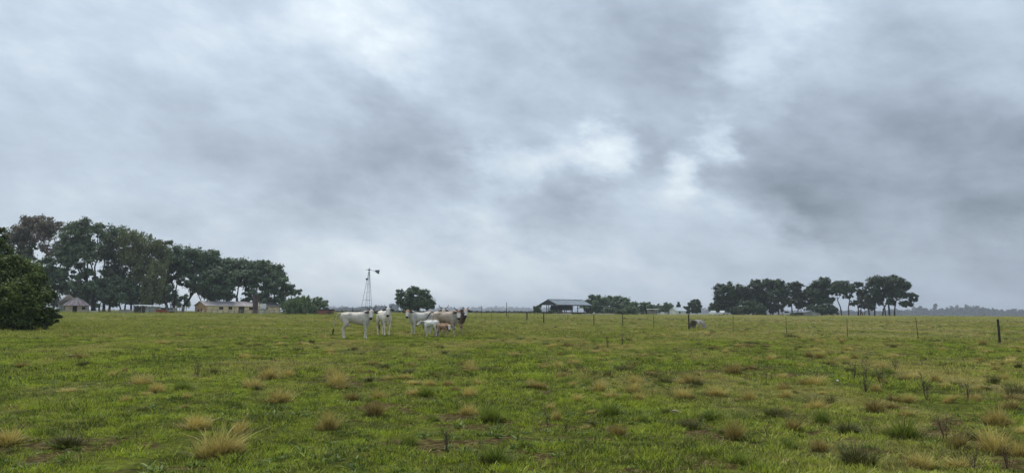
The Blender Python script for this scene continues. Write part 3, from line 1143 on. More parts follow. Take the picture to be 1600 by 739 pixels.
make_tree('spreading_tree', 372, 210, [(372, 418, 32, 15), (350, 416, 22, 12), (398, 418, 24, 13), (385, 438, 32, 14), (358, 440, 22, 12)], M_DENSE, M_BARK,
          'broad dark tree in the middle behind the farm building', GG, 13000, .36, 23, 3, .4, flat=.7, sub=14, fork=.25, low=-.8, spread=1.2, shell=.45)
make_tree('spreading_tree', 418, 206, [(418, 424, 26, 17), (405, 445, 24, 18), (435, 444, 26, 18), (448, 458, 18, 13), (424, 465, 24, 14), (462, 458, 11, 7), (400, 464, 18, 12)], M_DENSE, M_BARK,
          'rounded dark tree sloping down behind the brick pillar, last of the big ones', GG, 13000, .34, 24, 3, .34, flat=.55, sub=12, fork=.22, low=-.5, shell=.4)
make_tree('feathery_shrub', 468, 180, [(468, 474, 22, 11), (452, 480, 16, 9), (478, 482, 18, 8), (462, 484, 20, 8)], M_PALM, M_BARK,
          'light green feathery shrub with long drooping fronds', 'light green shrubs by the brick shed', 5200, .42, 25, 3, .1, droop=.9, sub=12, fork=.15, cat='shrub')
make_tree('feathery_shrub', 498, 186, [(496, 474, 15, 8), (506, 479, 9, 6), (487, 480, 12, 8)], M_PALM, M_BARK,
          'light green airy shrub behind the brick shed', 'light green shrubs by the brick shed', 2600, .30, 26, 3, .08, sub=10, fork=.2, cat='shrub')

# dark bush and tree close on the left
make_tree('bush', 25, 52, [(22, 470, 50, 44), (60, 482, 30, 34), (-25, 470, 50, 50), (40, 434, 34, 28), (78, 496, 18, 20), (20, 500, 50, 20), (5, 420, 36, 30), (64, 455, 20, 20)], M_BUSHNEAR, M_BARK,
          'large dark green bush standing close at the left edge of the pasture', None, 62000, .085, 31, 5, .07, sub=42, srad=.22, shell=.5, fork=.1, spread=.5, flat=.8, low=-.9, cat='bush')
make_tree('dense_tree', -60, 56, [(-30, 380, 40, 32), (-60, 420, 60, 50), (-4, 372, 16, 26), (-20, 410, 34, 30)], M_BUSHNEAR, M_BARK,
          'tall dark tree cut by the left edge, rising over the dark bush', None, 30000, .10, 32, 1, .2, sub=34, srad=.24, shell=.4, fork=.2)

# single round tree in the middle
make_tree('round_tree', 647, 205, [(633, 464, 17, 13), (652, 459, 19, 12), (662, 472, 17, 13), (640, 478, 22, 10), (670, 476, 10, 9)], M_DENSE, M_BARK,
          'single rounded dark tree behind the cows with bare branches on its right', None, 11000, .28, 41, 3, .2, sub=13, srad=.3, fork=.2, shell=.45, bare=[(671, 470, 12, 13)])
make_tree('small_tree', 838, 200, [(838, 483, 7, 5), (842, 479, 4, 3)], M_DENSE, M_BARK,
          'little dark tree just left of the open barn', None, 1200, .22, 42, 2, .09, sub=8, fork=.3)

# trees behind and beside the open barn
BG = 'trees around the open barn'
make_tree('dense_tree', 938, 280, [(935, 471, 18, 11), (950, 472, 16, 9), (920, 478, 16, 9), (930, 483, 20, 8)], M_DENSE, M_BARK, 'tallest of the trees behind the open barn roof', BG, 8000, .40, 51, 2, .25, sub=11, fork=.2, shell=.4)
make_tree('dense_tree', 968, 284, [(966, 473, 18, 10), (980, 480, 16, 9), (962, 484, 20, 8)], M_DENSE, M_BARK, 'broad dark tree right of the tallest barn tree', BG, 7500, .40, 52, 2, .25, sub=11, fork=.2, shell=.4)
make_tree('dense_tree', 1008, 262, [(1008, 480, 12, 9), (1000, 485, 10, 7), (1014, 486, 8, 5)], M_DENSE, M_BARK, 'dark tree with a spiky top between the barn trees and the white carport', BG, 4000, .32, 53, 2, .2, sub=13, srad=.22, fork=.2)
make_tree('dense_tree', 990, 300, [(992, 481, 14, 8), (980, 484, 12, 7)], M_DENSE, M_BARK, 'faint tree behind the spiky one', BG, 3000, .36, 54, 2, .2, sub=9, fork=.2)
make_tree('round_bush', 985, 240, [(985, 486, 13, 6), (972, 488, 9, 4)], M_GUM, M_BARK, 'light green rounded bush at the end of the cream wall', BG, 4200, .26, 55, 2, .1, sub=10, fork=.2, cat='bush')
make_tree('round_bush', 962, 262, [(955, 486, 14, 5), (966, 489, 10, 3)], M_GUM, M_BARK, 'low green bush under the flat shed roof', BG, 3500, .26, 56, 2, .1, sub=10, fork=.2, cat='bush')
make_tree('dense_tree', 930, 226, [(929, 481, 5, 7), (931, 474, 4, 4)], M_DENSE, M_BARK, 'narrow dark tree in front of the barn at its right corner', BG, 2600, .22, 57, 1, .12, sub=10, fork=.2)
make_tree('dense_tree', 918, 290, [(914, 482, 9, 8), (922, 479, 8, 8), (905, 486, 8, 4)], M_DENSE, M_BARK, 'dark tree closing the right half of the open barn from behind', BG, 2600, .34, 59, 1, .15, sub=10)
make_tree('round_bush', 862, 300, [(866, 484, 10, 5), (876, 481, 8, 5)], M_DENSE, M_BARK, 'dark bushes seen through the open barn', BG, 1800, .30, 58, 1, .1, sub=9, cat='bush')
HG = 'trees around the white roofed houses'
make_tree('dense_tree', 1026, 310, [(1026, 481, 10, 6), (1034, 484, 8, 5)], M_GUM, M_BARK, 'greyish tree behind the white carport', HG, 2400, .34, 61, 1, .2, sub=10)
make_tree('dense_tree', 1046, 290, [(1042, 481, 9, 8), (1051, 484, 8, 7)], M_DENSE, M_BARK, 'dark rounded tree right of the white carport', HG, 3600, .34, 62, 3, .15, sub=10, fork=.2)
make_tree('cypress_tree', 1060, 300, [(1060, 477, 2.4, 6), (1060, 483, 3.6, 7)], M_PINE, M_BARK, 'narrow pointed cypress behind the white gable roof', HG, 1500, .28, 63, 1, .15, sub=12, fork=.1)
make_tree('dense_tree', 1080, 285, [(1080, 481, 7, 10), (1088, 478, 7, 12), (1072, 485, 7, 6), (1091, 484, 5, 8)], M_PINE, M_BARK, 'dark twin topped tree left of the pines, with a pointed crown', HG, 5200, .34, 64, 2, .18, sub=11, fork=.15)
# pine row on the right
PG = 'umbrella pines in a row on the right'
PI_ = dict(leafmat=M_PINE, barkmat=M_BARK, group=PG, flat=.7, low=-.75, srad=.30)
DP = 262
make_tree('pine_tree', 1128, DP, [(1128, 456, 15, 13), (1140, 451, 14, 9), (1118, 478, 12, 9), (1136, 470, 18, 12), (1130, 484, 14, 6)], label='leftmost umbrella pine, its crown reaching down to the ground', n=9000, leaf=.34, seed=71, trunks=2, trunk_r=.28, fork=.2, sub=12, shell=.4, **PI_)
make_tree('pine_tree', 1162, DP, [(1158, 455, 16, 11), (1168, 462, 14, 10), (1155, 470, 16, 10)], label='umbrella pine hidden low between the leftmost one and the broad double crown', n=7000, leaf=.34, seed=72, trunks=1, trunk_r=.3, fork=.3, sub=12, shell=.4, **PI_)
make_tree('pine_tree', 1188, 266, [(1178, 447, 17, 9), (1196, 445, 17, 8), (1188, 460, 22, 11), (1180, 472, 16, 10)], label='broad domed umbrella pine over the dark shrub', n=9000, leaf=.34, seed=73, trunks=2, trunk_r=.32, fork=.3, sub=12, shell=.4, **PI_)
make_tree('pine_tree', 1216, DP, [(1214, 446, 17, 9), (1224, 458, 14, 10), (1208, 460, 12, 10), (1222, 471, 12, 6)], label='domed umbrella pine with trunks showing, left of the low farmhouse', n=7500, leaf=.34, seed=74, trunks=3, trunk_r=.26, fork=.45, sub=12, shell=.45, spread=1.0, **PI_)
make_tree('pine_tree', 1243, 268, [(1241, 448, 13, 8), (1248, 460, 12, 9)], label='thin umbrella pine with sky showing through, behind the low farmhouse', n=4600, leaf=.32, seed=75, trunks=2, trunk_r=.2, fork=.5, sub=12, shell=.5, spread=1.0, **PI_)
make_tree('pine_tree', 1281, DP, [(1281, 443, 18, 10), (1290, 455, 16, 10), (1270, 457, 15, 11), (1284, 468, 18, 9)], label='tall rounded umbrella pine directly behind the low farmhouse', n=9500, leaf=.34, seed=76, trunks=2, trunk_r=.32, fork=.35, sub=12, shell=.4, **PI_)
make_tree('pine_tree', 1320, 258, [(1316, 445, 18, 6), (1326, 452, 13, 8), (1306, 454, 14, 8), (1318, 456, 12, 6), (1322, 463, 9, 4)], label='open umbrella pine with two slender bare trunks and a thin crown', n=4800, leaf=.30, seed=77, trunks=2, trunk_r=.2, fork=.5, lean=-.1, sub=12, shell=.5, spread=1.2, **PI_)
make_tree('pine_tree', 1343, DP, [(1341, 446, 9, 5), (1345, 459, 9, 8), (1336, 474, 7, 5), (1350, 478, 8, 5)], label='leaning umbrella pine between the open one and the largest', n=3800, leaf=.30, seed=78, trunks=2, trunk_r=.2, fork=.35, lean=.12, sub=10, shell=.5, **PI_)
make_tree('pine_tree', 1368, 258, [(1366, 444, 15, 11), (1376, 438, 15, 7), (1360, 458, 14, 11), (1382, 458, 14, 11), (1370, 470, 14, 9)], label='left half of the largest pine pair, with three trunks', n=9500, leaf=.34, seed=79, trunks=3, trunk_r=.26, fork=.35, sub=13, shell=.4, spread=1.2, **PI_)
make_tree('pine_tree', 1391, 254, [(1394, 441, 18, 10), (1410, 446, 14, 9), (1400, 458, 16, 10), (1424, 462, 12, 5), (1416, 476, 14, 5), (1392, 472, 10, 7), (1426, 468, 9, 3)], label='rightmost umbrella pine with long branches reaching right', n=10500, leaf=.34, seed=80, trunks=3, trunk_r=.28, fork=.35, sub=13, shell=.4, spread=.9, **PI_)
for k, (px, bl, lab) in enumerate((
        (1146, [(1146, 470, 22, 16), (1128, 482, 20, 11), (1158, 484, 16, 9)], 'dark low tree behind the left end of the pine row'),
        (1205, [(1198, 474, 20, 14), (1180, 466, 20, 12), (1214, 482, 15, 9), (1225, 472, 12, 10)], 'dark low tree behind the domed pines'),
        (1262, [(1258, 474, 16, 12), (1276, 478, 14, 11), (1262, 460, 13, 10), (1240, 470, 12, 12)], 'dark low tree behind the low farmhouse'),
        (1350, [(1352, 470, 14, 8), (1362, 478, 10, 7)], 'dark low tree behind the leaning pine'))):
    make_tree('dense_tree', px, 276, bl, M_PINE, M_BARK, lab, 'dark low trees behind the pine row', 5500, .36, 320 + k, 2, .2, sub=10, fork=.2)
make_tree('dark_shrub', 1172, 250, [(1172, 482, 22, 11), (1155, 486, 14, 8), (1188, 486, 12, 8)], M_PINE, M_BARK, 'broad dark shrub under the domed pines', 'dark shrubs under the pines', 7000, .28, 81, 2, .12, sub=12, fork=.15, cat='shrub')
make_tree('dark_shrub', 1290, 252, [(1290, 484, 16, 9), (1302, 488, 8, 6), (1270, 482, 12, 6)], M_PINE, M_BARK, 'dark shrub right of the low farmhouse', 'dark shrubs under the pines', 5000, .28, 82, 2, .12, sub=12, fork=.15, cat='shrub')


# ------------------------------------------------------------------ far woods that read as one mass each
def far_wood(label, D, prof, n, leaf, seed, depth=60, rough=3.0):
    """prof: (px, top py) polyline of the tree tops; made of many overlapping crowns"""
    rs = np.random.RandomState(seed)
    xs = np.array([p[0] for p in prof], float)
    ys = np.array([p[1] for p in prof], float)
    span = xs[-1] - xs[0]
    nt = max(8, int(span / 2.6))
    px = xs[0] + span * (np.arange(nt) + rs.rand(nt)) / nt
    hpx = np.maximum(hor(px) - np.interp(px, xs, ys), .8) * (.70 + .36 * rs.rand(nt))
    dd = D + rs.rand(nt) * depth
    s = D / FPX
    d0, d1 = ray(xs[0], hor(xs[0])), ray(xs[-1], hor(xs[-1]))
    xa, xb = d0.x / d0.y, d1.x / d1.y
    X = (xa + (px - xs[0]) / span * (xb - xa)) * dd
    zb = terrain(X, dd)
    H = hpx * s + (EYE - zb)
    k = max(40, n // nt)
    rw = (2.4 + 2.4 * rs.rand(nt)) * s
    u = rs.randn(nt, k, 3)
    u /= np.linalg.norm(u, axis=2)[:, :, None]
    u *= (rs.rand(nt, k) ** .4)[:, :, None]
    C = np.empty((nt, k, 3))
    C[:, :, 0] = X[:, None] + u[:, :, 0] * rw[:, None]
    C[:, :, 1] = dd[:, None] + u[:, :, 1] * rw[:, None]
    C[:, :, 2] = (zb + H * .56)[:, None] + u[:, :, 2] * (H * .44)[:, None]
    low = rs.rand(nt, k) < .22
    C[:, :, 2] = np.where(low, zb[:, None] + H[:, None] * .35 * rs.rand(nt, k), C[:, :, 2])
    C[:, :, 0] = np.where(low, X[:, None] + rs.randn(nt, k) * rw[:, None] * .8, C[:, :, 0])
    C = C.reshape(-1, 3)
    n = len(C)
    nrm = rs.randn(n, 3) + np.array([0, -.8, .7])
    nrm /= np.linalg.norm(nrm, axis=1)[:, None]
    tt = np.cross(nrm, rs.randn(n, 3))
    tt /= np.linalg.norm(tt, axis=1)[:, None]
    w = np.cross(nrm, tt)
    L = leaf * (.5 + .7 * rs.rand(n))[:, None]
    q = np.stack([C - tt * L, C + w * L * .8, C + tt * L, C - w * L * .8], 1).reshape(-1, 3)
    o = link('distant_woodland', np_mesh('distant_woodland', q, np.arange(len(q)).reshape(-1, 4), M_FAR))
    tag(o, label, kind='stuff')


far_wood('hazy woodland on the horizon behind the wind pump', 1500, [(505, 482), (522, 481), (540, 479), (552, 480), (570, 479), (590, 477), (604, 478), (612, 474), (622, 476)], 9000, 2.4, 1, 120)
far_wood('faint far woodland on the horizon at the left of the wind pump', 3600, [(470, 479), (500, 481), (515, 477), (532, 477), (545, 480), (560, 480)], 2600, 4.5, 2, 160)
far_wood('very faint woodland on the horizon between the cows and the barn', 3600, [(670, 480), (700, 479), (730, 480), (745, 477), (760, 480), (776, 476), (790, 479), (805, 478), (825, 480), (850, 479), (870, 478), (900, 480), (920, 482)], 7000, 4.4, 3, 160)
far_wood('low green line of bushes behind the far fence', 330, [(500, 486), (560, 486), (620, 485.5), (700, 485.5), (760, 486), (850, 486.5), (960, 487)], 3000, .6, 4, 25)
far_wood('far woodland seen between the white houses and the pines', 2400, [(980, 484), (1020, 482), (1060, 482), (1090, 480), (1115, 480), (1150, 484)], 3200, 3.2, 5, 120)
far_wood('blue grey woodland along the right of the horizon', 1600, [(1300, 484), (1380, 484), (1405, 481), (1420, 482), (1432, 479), (1445, 480), (1452, 481), (1466, 482), (1480, 478), (1496, 476), (1515, 476), (1530, 476), (1545, 480), (1560, 483), (1575, 481), (1600, 483), (1680, 482)], 14000, 2.4, 6, 120)
far_wood('faint woodland behind the pines', 2400, [(1140, 484), (1200, 483), (1260, 484), (1330, 483)], 3000, 3.4, 7, 120)
make_tree('dense_tree', 1461, 1580, [(1461, 477, 2.6, 3), (1460, 482, 2.6, 4)], M_FAR, M_BARK, 'single taller tree sticking out of the woodland on the right horizon', None, 700, 1.7, 90, 1, .6, sub=8)
make_tree('dense_tree', 1437, 1560, [(1437, 482, 4, 3.4)], M_FAR, M_BARK, 'rounded small tree left of the single taller one on the right horizon', None, 600, 1.7, 91, 1, .6, sub=8)

# ------------------------------------------------------------------ building materials
M_STONE = plain('tan_stone_wall', (.66, .44, .24), (.34, .21, .12), 2.2, .92, bump=.4, stops=(.3, .7))
M_CREAM = plain('cream_plaster', (.78, .66, .42), (.46, .34, .19), .9, .9, stops=(.3, .6), stretch=(1, 1, 1.6))
M_ROOFGREY = plain('weathered_corrugated_roof', (.34, .32, .33), (.20, .18, .18), .8, .6, .2, stretch=(3, 1, 1))
M_ROOFLIGHT = plain('pale_corrugated_roof', (.62, .66, .68), (.36, .39, .40), 1.2, .5, .2)
M_ROOFDARK = plain('dark_grey_roof', (.13, .15, .17), (.08, .09, .11), .7, .6, .2)
M_BARNROOF = plain('blue_grey_barn_roof', (.235, .275, .30), (.15, .18, .20), .5, .5, .3, stretch=(1, .4, 1))
M_BARNUNDER = plain('barn_gable_dark', (.055, .06, .075), (.035, .04, .05), .7, .7)
M_DARKSTEEL = plain('dark_steel', (.05, .055, .065), (.03, .03, .035), 2, .7)
M_OPENING = plain('dark_opening', (.012, .012, .014), (.006, .006, .007), 2, .9)
M_BRICKDARK = plain('dark_brown_brick', (.125, .085, .078), (.060, .045, .045), 3.0, .95, bump=.5)
M_BRICKRED = plain('red_brown_brick', (.28, .13, .09), (.14, .07, .055), 3.0, .95, bump=.4)
M_TILE = plain('purplish_roof_tiles', (.25, .20, .21), (.15, .115, .12), 1.6, .8)
M_HUTWALL = plain('beige_hut_wall', (.50, .43, .33), (.30, .25, .19), 1.2, .9)
M_GREYWALL = plain('grey_sheet_wall', (.36, .37, .35), (.20, .20, .18), 1.0, .8)
M_DARKWALL = plain('dark_board_wall', (.08, .075, .065), (.04, .04, .035), 1.5, .9)
M_REDRUST = plain('rusty_red_paint', (.36, .07, .045), (.20, .05, .035), 2.0, .7)
M_WHITE = plain('white_paint', (.80, .81, .80), (.62, .63, .62), 1.0, .6)
M_WOODGREY = plain('weathered_grey_wood', (.34, .31, .26), (.20, .18, .15), 3.0, .9)
M_POST = plain('dark_fence_post', (.055, .048, .042), (.025, .022, .02), 6.0, .9)
M_WIRE = plain('galvanised_wire', (.16, .16, .16), (.10, .10, .10), 3.0, .5, .6)
M_GALV = plain('galvanised_steel', (.17, .18, .20), (.10, .105, .115), 1.0, .5, .5)
M_CONC = plain('weathered_concrete', (.36, .335, .29), (.15, .14, .12), 3.0, .95, bump=.5)
M_CONCDARK = plain('dark_mossy_concrete', (.075, .072, .062), (.030, .030, .026), 3.0, .95)
M_GLASS = plain('dark_window_glass', (.03, .035, .04), (.02, .02, .02), 1.0, .15)
M_CREAMWALL = plain('pale_low_wall', (.62, .54, .42), (.42, .36, .28), .7, .9)
M_TYRE = plain('tyre_rubber', (.02, .02, .02), (.012, .012, .012), 4, .8)


def gable_building(root, L, W, eave, peak, wall_m, gable_m, roof_m, over=.25, openings=(), sheets=0, seed=0, roof_t=.06):
    """x along the ridge 0..L, y 0 (front) .. W"""
    wt_ = .25
    mb = MB()
    # front wall with real openings: split in strips
    ops = sorted(openings)
    xs = wt_
    for (x0, x1, z0, z1, kind) in ops:
        mb.box(((xs + x0) / 2, wt_ / 2, eave / 2), (x0 - xs, wt_, eave))
        if z0 > 0:
            mb.box(((x0 + x1) / 2, wt_ / 2, z0 / 2), (x1 - x0, wt_, z0))
        if z1 < eave:
            mb.box(((x0 + x1) / 2, wt_ / 2, (z1 + eave) / 2), (x1 - x0, wt_, eave - z1))
        xs = x1
    mb.box(((xs + L - wt_) / 2, wt_ / 2, eave / 2), (L - wt_ - xs, wt_, eave))
    mb.box((L / 2, W - wt_ / 2, eave / 2), (L - 2 * wt_, wt_, eave))
    mb.build('wall', wall_m, root)
    for x0 in (0, L - wt_):
        m2 = MB()
        m2.poly([(x0, 0, 0), (x0, W, 0), (x0, W, eave), (x0, W / 2, peak - .05), (x0, 0, eave)], (wt_, 0, 0))
        m2.build('gable', gable_m, root)
    r = random.Random(seed)
    sl = math.atan2(peak - eave, W / 2)
    slen = (W / 2 + over) / math.cos(sl)
    for side in (0, 1):
        yy = -over if side == 0 else W + over
        ze = eave - over * math.tan(sl) + .04
        if sheets and side == 0:
            w = (L + 2 * over) / sheets
            for i in range(sheets):
                sh = MB()
                dz = r.uniform(0, .035)
                x0 = -over + i * w
                n = 6
                P0, P1 = Vector((0, yy + r.uniform(-.12, .05), ze + dz)), Vector((0, W / 2 + .02, peak + .04 + dz + r.uniform(0, .05)))
                vs, fs = [], []
                for k in range(n + 1):
                    xx = x0 + w * 1.02 * k / n
                    zz = .03 * (k % 2)
                    for P in (P0, P1):
                        vs.append((xx, P.y, P.z + zz))
                        vs.append((xx, P.y, P.z + zz - .015))
                for k in range(n):
                    a = k * 4
                    b = a + 4
                    fs += [(a, b, b + 2, a + 2), (a + 1, a + 3, b + 3, b + 1), (a, a + 1, b + 1, b), (a + 2, b + 2, b + 3, a + 3)]
                sh.add(vs, fs)
                sh.build('roof_sheet', roof_m, root)
        else:
            rb = MB()
            rb.poly([(-over, yy, ze), (L + over, yy, ze), (L + over, W / 2, peak + .04), (-over, W / 2, peak + .04)], (0, 0, roof_t))
            rb.build('roof', roof_m, root)
    for (x0, x1, z0, z1, kind) in ops:
        if kind == 'open':
            continue
        fb = MB()
        fb.box(((x0 + x1) / 2, wt_ * .7, (z0 + z1) / 2), (x1 - x0, .05, z1 - z0))
        w_ = fb.build(kind, M_OPENING if kind == 'window' else M_DARKWALL, root)
        if kind == 'window':
            fr = MB()
            fr.box(((x0 + x1) / 2, wt_ * .45, z0 + .04), (x1 - x0, .08, .08))
            fr.box(((x0 + x1) / 2, wt_ * .45, (z0 + z1) / 2), (.06, .06, z1 - z0 - .09))
            fr.build('frame', M_WOODGREY, w_)


# long farm building
D0 = 190
sc = D0 / FPX
base = ground(322, D0)
root = empty('farm_building', base, math.radians(42), 'long low farm building with tan stone gable, cream walls and patched grey tin roof', 'farm building')
gable_building(root, 19.5, 7.8, 1.95, 3.05, M_CREAM, M_STONE, M_ROOFGREY, .3,
               [(3.2, 4.3, 1.0, 1.7, 'window'), (5.6, 6.6, 1.0, 1.75, 'window'), (8.2, 9.8, 0, 1.8, 'door'), (11.0, 12.0, .95, 1.7, 'window'), (15.3, 16.2, .9, 1.6, 'window')], 16, 3)
for (yy, zz, w, h) in ((5.2, .75, .8, .55), (3.1, .95, .8, .5)):
    b = MB()
    b.box((-.012, yy, zz), (.05, w, h))
    b.build('window', M_OPENING, root)
b = MB()
b.box((-.08, 1.9, .5), (.12, .22, 1.0))
b.build('buttress', M_WHITE, root)
rq = random.Random(9)
for k in range(7):
    b = MB()
    b.box((1.5 + k * 2.6 + rq.uniform(-.5, .5), 3.9 + rq.uniform(-.7, .0), 3.16 - .0), (.45, .3, .16), rq.uniform(0, 1))
    b.build('weight_stone', M_CONC, root)

# brick pillar
base = ground(399.5, 182)
root = empty('brick_pillar', base, math.radians(38), 'dark brown square brick pillar standing in front of the right end of the long farm building', 'pillar')
b = MB()
b.box((0, 0, 2.15), (1.15, 1.1, 4.3))
b.box((0, 0, 4.36), (1.25, 1.2, .14))
b.box((-.25, .1, 4.53), (.5, .6, .22))
b.build('shaft', M_BRICKDARK, root)
b = MB()
b.tube([(.35, -.75, 0), (.35, -.72, 2.9)], .10, 8)
b.build('pipe', M_CREAM, root, True)

# little white wall and grey lean-to at the right end of the farm building
base = ground(411, 196)
root = empty('lean_to_shed', base, math.radians(5), 'small white walled lean-to just right of the brick pillar', 'shed')
b = MB()
b.box((0, 0, 1.3), (1.1, 1.6, 2.6))
b.build('wall', M_WHITE, root)
b = MB()
b.box((.7, -.2, 1.25), (3.6, 2.4, .07), 0, 0, .10)
b.build('roof', M_ROOFGREY, root)

# round hut with a tiled conical roof
Dh = 176
base = ground(119, Dh)
root = empty('round_hut', base, .2, 'round beige hut with a purplish ribbed cone roof beside the left bush', 'hut')
R_ = 2.45
mb = MB()
N = 16
win = {9: (.7, 1.5), 12: (0, 1.75), 14: (.8, 1.4)}
for k in range(N):
    a0, a1 = 2 * PI * k / N, 2 * PI * (k + 1) / N
    segs = [(0, 1.85)]
    if k in win:
        segs = [(0, win[k][0]), (win[k][1], 1.85)]
    for (z0, z1) in segs:
        if z1 - z0 < .02:
            continue
        vs = [(r * math.cos(a), r * math.sin(a), z) for z in (z0, z1) for r in (R_, R_ - .2) for a in (a0, a1)]
        mb.add(vs, [(0, 1, 5, 4), (2, 6, 7, 3), (4, 5, 7, 6), (0, 2, 3, 1), (0, 4, 6, 2), (1, 3, 7, 5)])
mb.build('wall', M_HUTWALL, root)
for k, (z0, z1) in win.items():
    a = 2 * PI * (k + .5) / N
    b = MB()
    b.box(((R_ - .14) * math.cos(a), (R_ - .14) * math.sin(a), (z0 + z1) / 2), (.04, .9, z1 - z0), a)
    b.build('door' if k == 12 else 'window', M_OPENING, root)
N = 12
for k in range(N):
    a0, a1 = 2 * PI * k / N, 2 * PI * (k + 1) / N
    b = MB()
    prof = [(2.95, 1.72), (1.6, 2.75), (.45, 3.35)]
    vs = []
    for (r, z) in prof:
        for a in (a0, a1):
            vs.append((r * math.cos(a), r * math.sin(a), z))
            vs.append((r * math.cos(a) * .99, r * math.sin(a) * .99, z - .08))
    fs = []
    for i in range(2):
        o_ = i * 4
        fs += [(o_, o_ + 2, o_ + 6, o_ + 4), (o_ + 1, o_ + 5, o_ + 7, o_ + 3)]
    fs += [(0, 1, 3, 2), (8, 10, 11, 9)]
    b.add(vs, fs)
    b.build('roof_panel', M_TILE, root)
    r_ = MB()
    r_.tube([(p[0] * math.cos(a0), p[0] * math.sin(a0), p[1] + .03) for p in prof], .07, 5)
    r_.build('roof_rib', M_ROOFDARK, root)
b = MB()
b.tube([(0, 0, 3.3), (0, 0, 3.5), (0, 0, 3.62)], [.55, .42, .06], 12)
b.build('roof_cap', M_TILE, root)

# second pointed roof behind the hut
base = ground(106, 192)
root = empty('thatched_hut', base, 0, 'taller grey pointed roof rising behind the round hut', 'hut')
b = MB()
b.tube([(0, 0, 0), (0, 0, 2.2)], 2.1, 14)
b.build('wall', M_GREYWALL, root)
b = MB()
b.tube([(0, 0, 2.1), (0, 0, 3.3), (0, 0, 4.6)], [2.8, 1.5, .1], 14)
b.build('roof', plain('grey_thatch', (.22, .20, .18), (.13, .12, .105), 3), root, True)

# tin shed
Ds = 180
sc = Ds / FPX
base = ground(209, Ds)
root = empty('tin_shed', base, math.radians(-3), 'low shed with pale thin tin roof, dark walled left and grey sheeted right', 'shed')
b = MB()
b.box((1.5, 1.4, .8), (3.0, 2.6, 1.6))
b.build('dark_wall', M_DARKWALL, root)
for i in range(4):
    b = MB()
    b.box((3.25 + i * .95, .02 + .05 * (i % 2), .78 + .03 * (i % 3)), (.9, .06, 1.5), 0, 0, (i - 1.5) * .03)
    b.build('wall_sheet', M_GREYWALL, root)
b = MB()
b.box((4.9, 1.5, .7), (3.7, 2.4, 1.4))
b.build('back_wall', M_DARKWALL, root)
for i in range(6):
    b = MB()
    b.box((.2 + i * 1.15, 1.2, 1.95 - i * .035), (1.13, 3.2, .06), 0, .05, .035)
    b.build('roof_sheet', M_ROOFLIGHT, root)
for xx in (.1, 2.0):
    b = MB()
    b.box((xx, -.3, .9), (.12, .12, 1.8))
    b.build('post', M_WOODGREY, root)

base = ground(252, 172)
root = empty('farm_cart', base, math.radians(8), 'rusty red box trailer standing in front of the tin shed', 'cart')
b = MB()
b.box((0, 0, .62), (1.9, 1.1, .62))
b.box((0, 0, .96), (2.0, 1.2, .06))
b.build('box', M_REDRUST, root)
for s_ in (-1, 1):
    b = MB()
    b.tube([(.1, s_ * .6 - .06, .3), (.1, s_ * .6 + .06, .3)], .3, 14)
    b.build('wheel', M_TYRE, root)
b = MB()
b.box((1.5, 0, .38), (1.1, .1, .1))
b.build('drawbar', M_REDRUST, root)

base = ground(268, 182)
root = empty('caravan', base, math.radians(2), 'low pale trailer with a dark underside right of the red box trailer', 'trailer')
b = MB()
b.box((0, 0, .95), (2.0, 1.5, .75))
b.box((0, 0, 1.36), (2.1, 1.6, .07))
b.build('body', M_GREYWALL, root)
b = MB()
for xx in (-.5, .3):
    b.box((xx, -.76, 1.05), (.5, .03, .3))
b.build('window', M_GLASS, root)
for s_ in (-1, 1):
    b = MB()
    b.tube([(.1, s_ * .6 - .07, .3), (.1, s_ * .6 + .07, .3)], .3, 12)
    b.build('wheel', M_TYRE, root)

base = ground(196, 178)
root = empty('stone_bench_wall', base, 0, 'low grey wall with a flat top left of the tin shed', 'wall')
b = MB()
b.box((0, 0, .4), (2.8, .4, .8))
b.build('wall', M_GREYWALL, root)
b = MB()
b.box((0, 0, .84), (3.1, .55, .09))
b.build('coping', M_CONC, root)
base = ground(146, 178)
root = empty('water_trough', base, 0, 'small white trough in the shade under the left trees', 'trough')
b = MB()
b.box((0, 0, .3), (2.0, .8, .5))
b.build('basin', M_WHITE, root)

# brick shed on the right of the feathery shrubs
base = ground(496, 170)
root = empty('brick_shed', base, math.radians(12), 'small red brown brick shed with dark roof at the right end of the shrubs', 'shed')
b = MB()
b.box((1.8, 1.5, .62), (3.4, 2.8, 1.25))
b.build('wall', M_BRICKRED, root)
b = MB()
b.box((1.8, 1.5, 1.36), (3.9, 3.3, .08), 0, -.06, .02)
b.build('roof', M_ROOFDARK, root)
b = MB()
b.box((2.6, .08, .55), (.7, .05, 1.0))
b.build('door', M_DARKWALL, root)


# rail fences in front of the farmyard
def rail_fence(x0, x1, D, n, h, rails, label, mat=M_WOODGREY, seed=0, t=.11):
    r = random.Random(seed)
    a, b_ = ground(x0, D), ground(x1, D)
    root = empty('rail_fence', a, 0, label, 'fence', 'rail fences around the farmyard')
    pts = []
    for i in range(n):
        p = a.lerp(b_, i / (n - 1))
        p.z = tz(p.x, p.y)
        q = p - a
        pts.append(q)
        m_ = MB()
        m_.box((q.x, q.y, q.z + h / 2 - .1), (t, t, h + .2 + r.uniform(-.15, .15)), 0, r.uniform(-.04, .04), r.uniform(-.04, .04))
        m_.build('post', mat, root)
    for k in range(rails):
        z = h * (k + .7) / rails
        for i in range(n - 1):
            m_ = MB()
            m_.tube([pts[i] + Vector((0, -.08, z + r.uniform(-.05, .05))), pts[i + 1] + Vector((0, -.08, z + r.uniform(-.05, .05)))], .045, 5)
            m_.build('rail', mat, root)
    return root


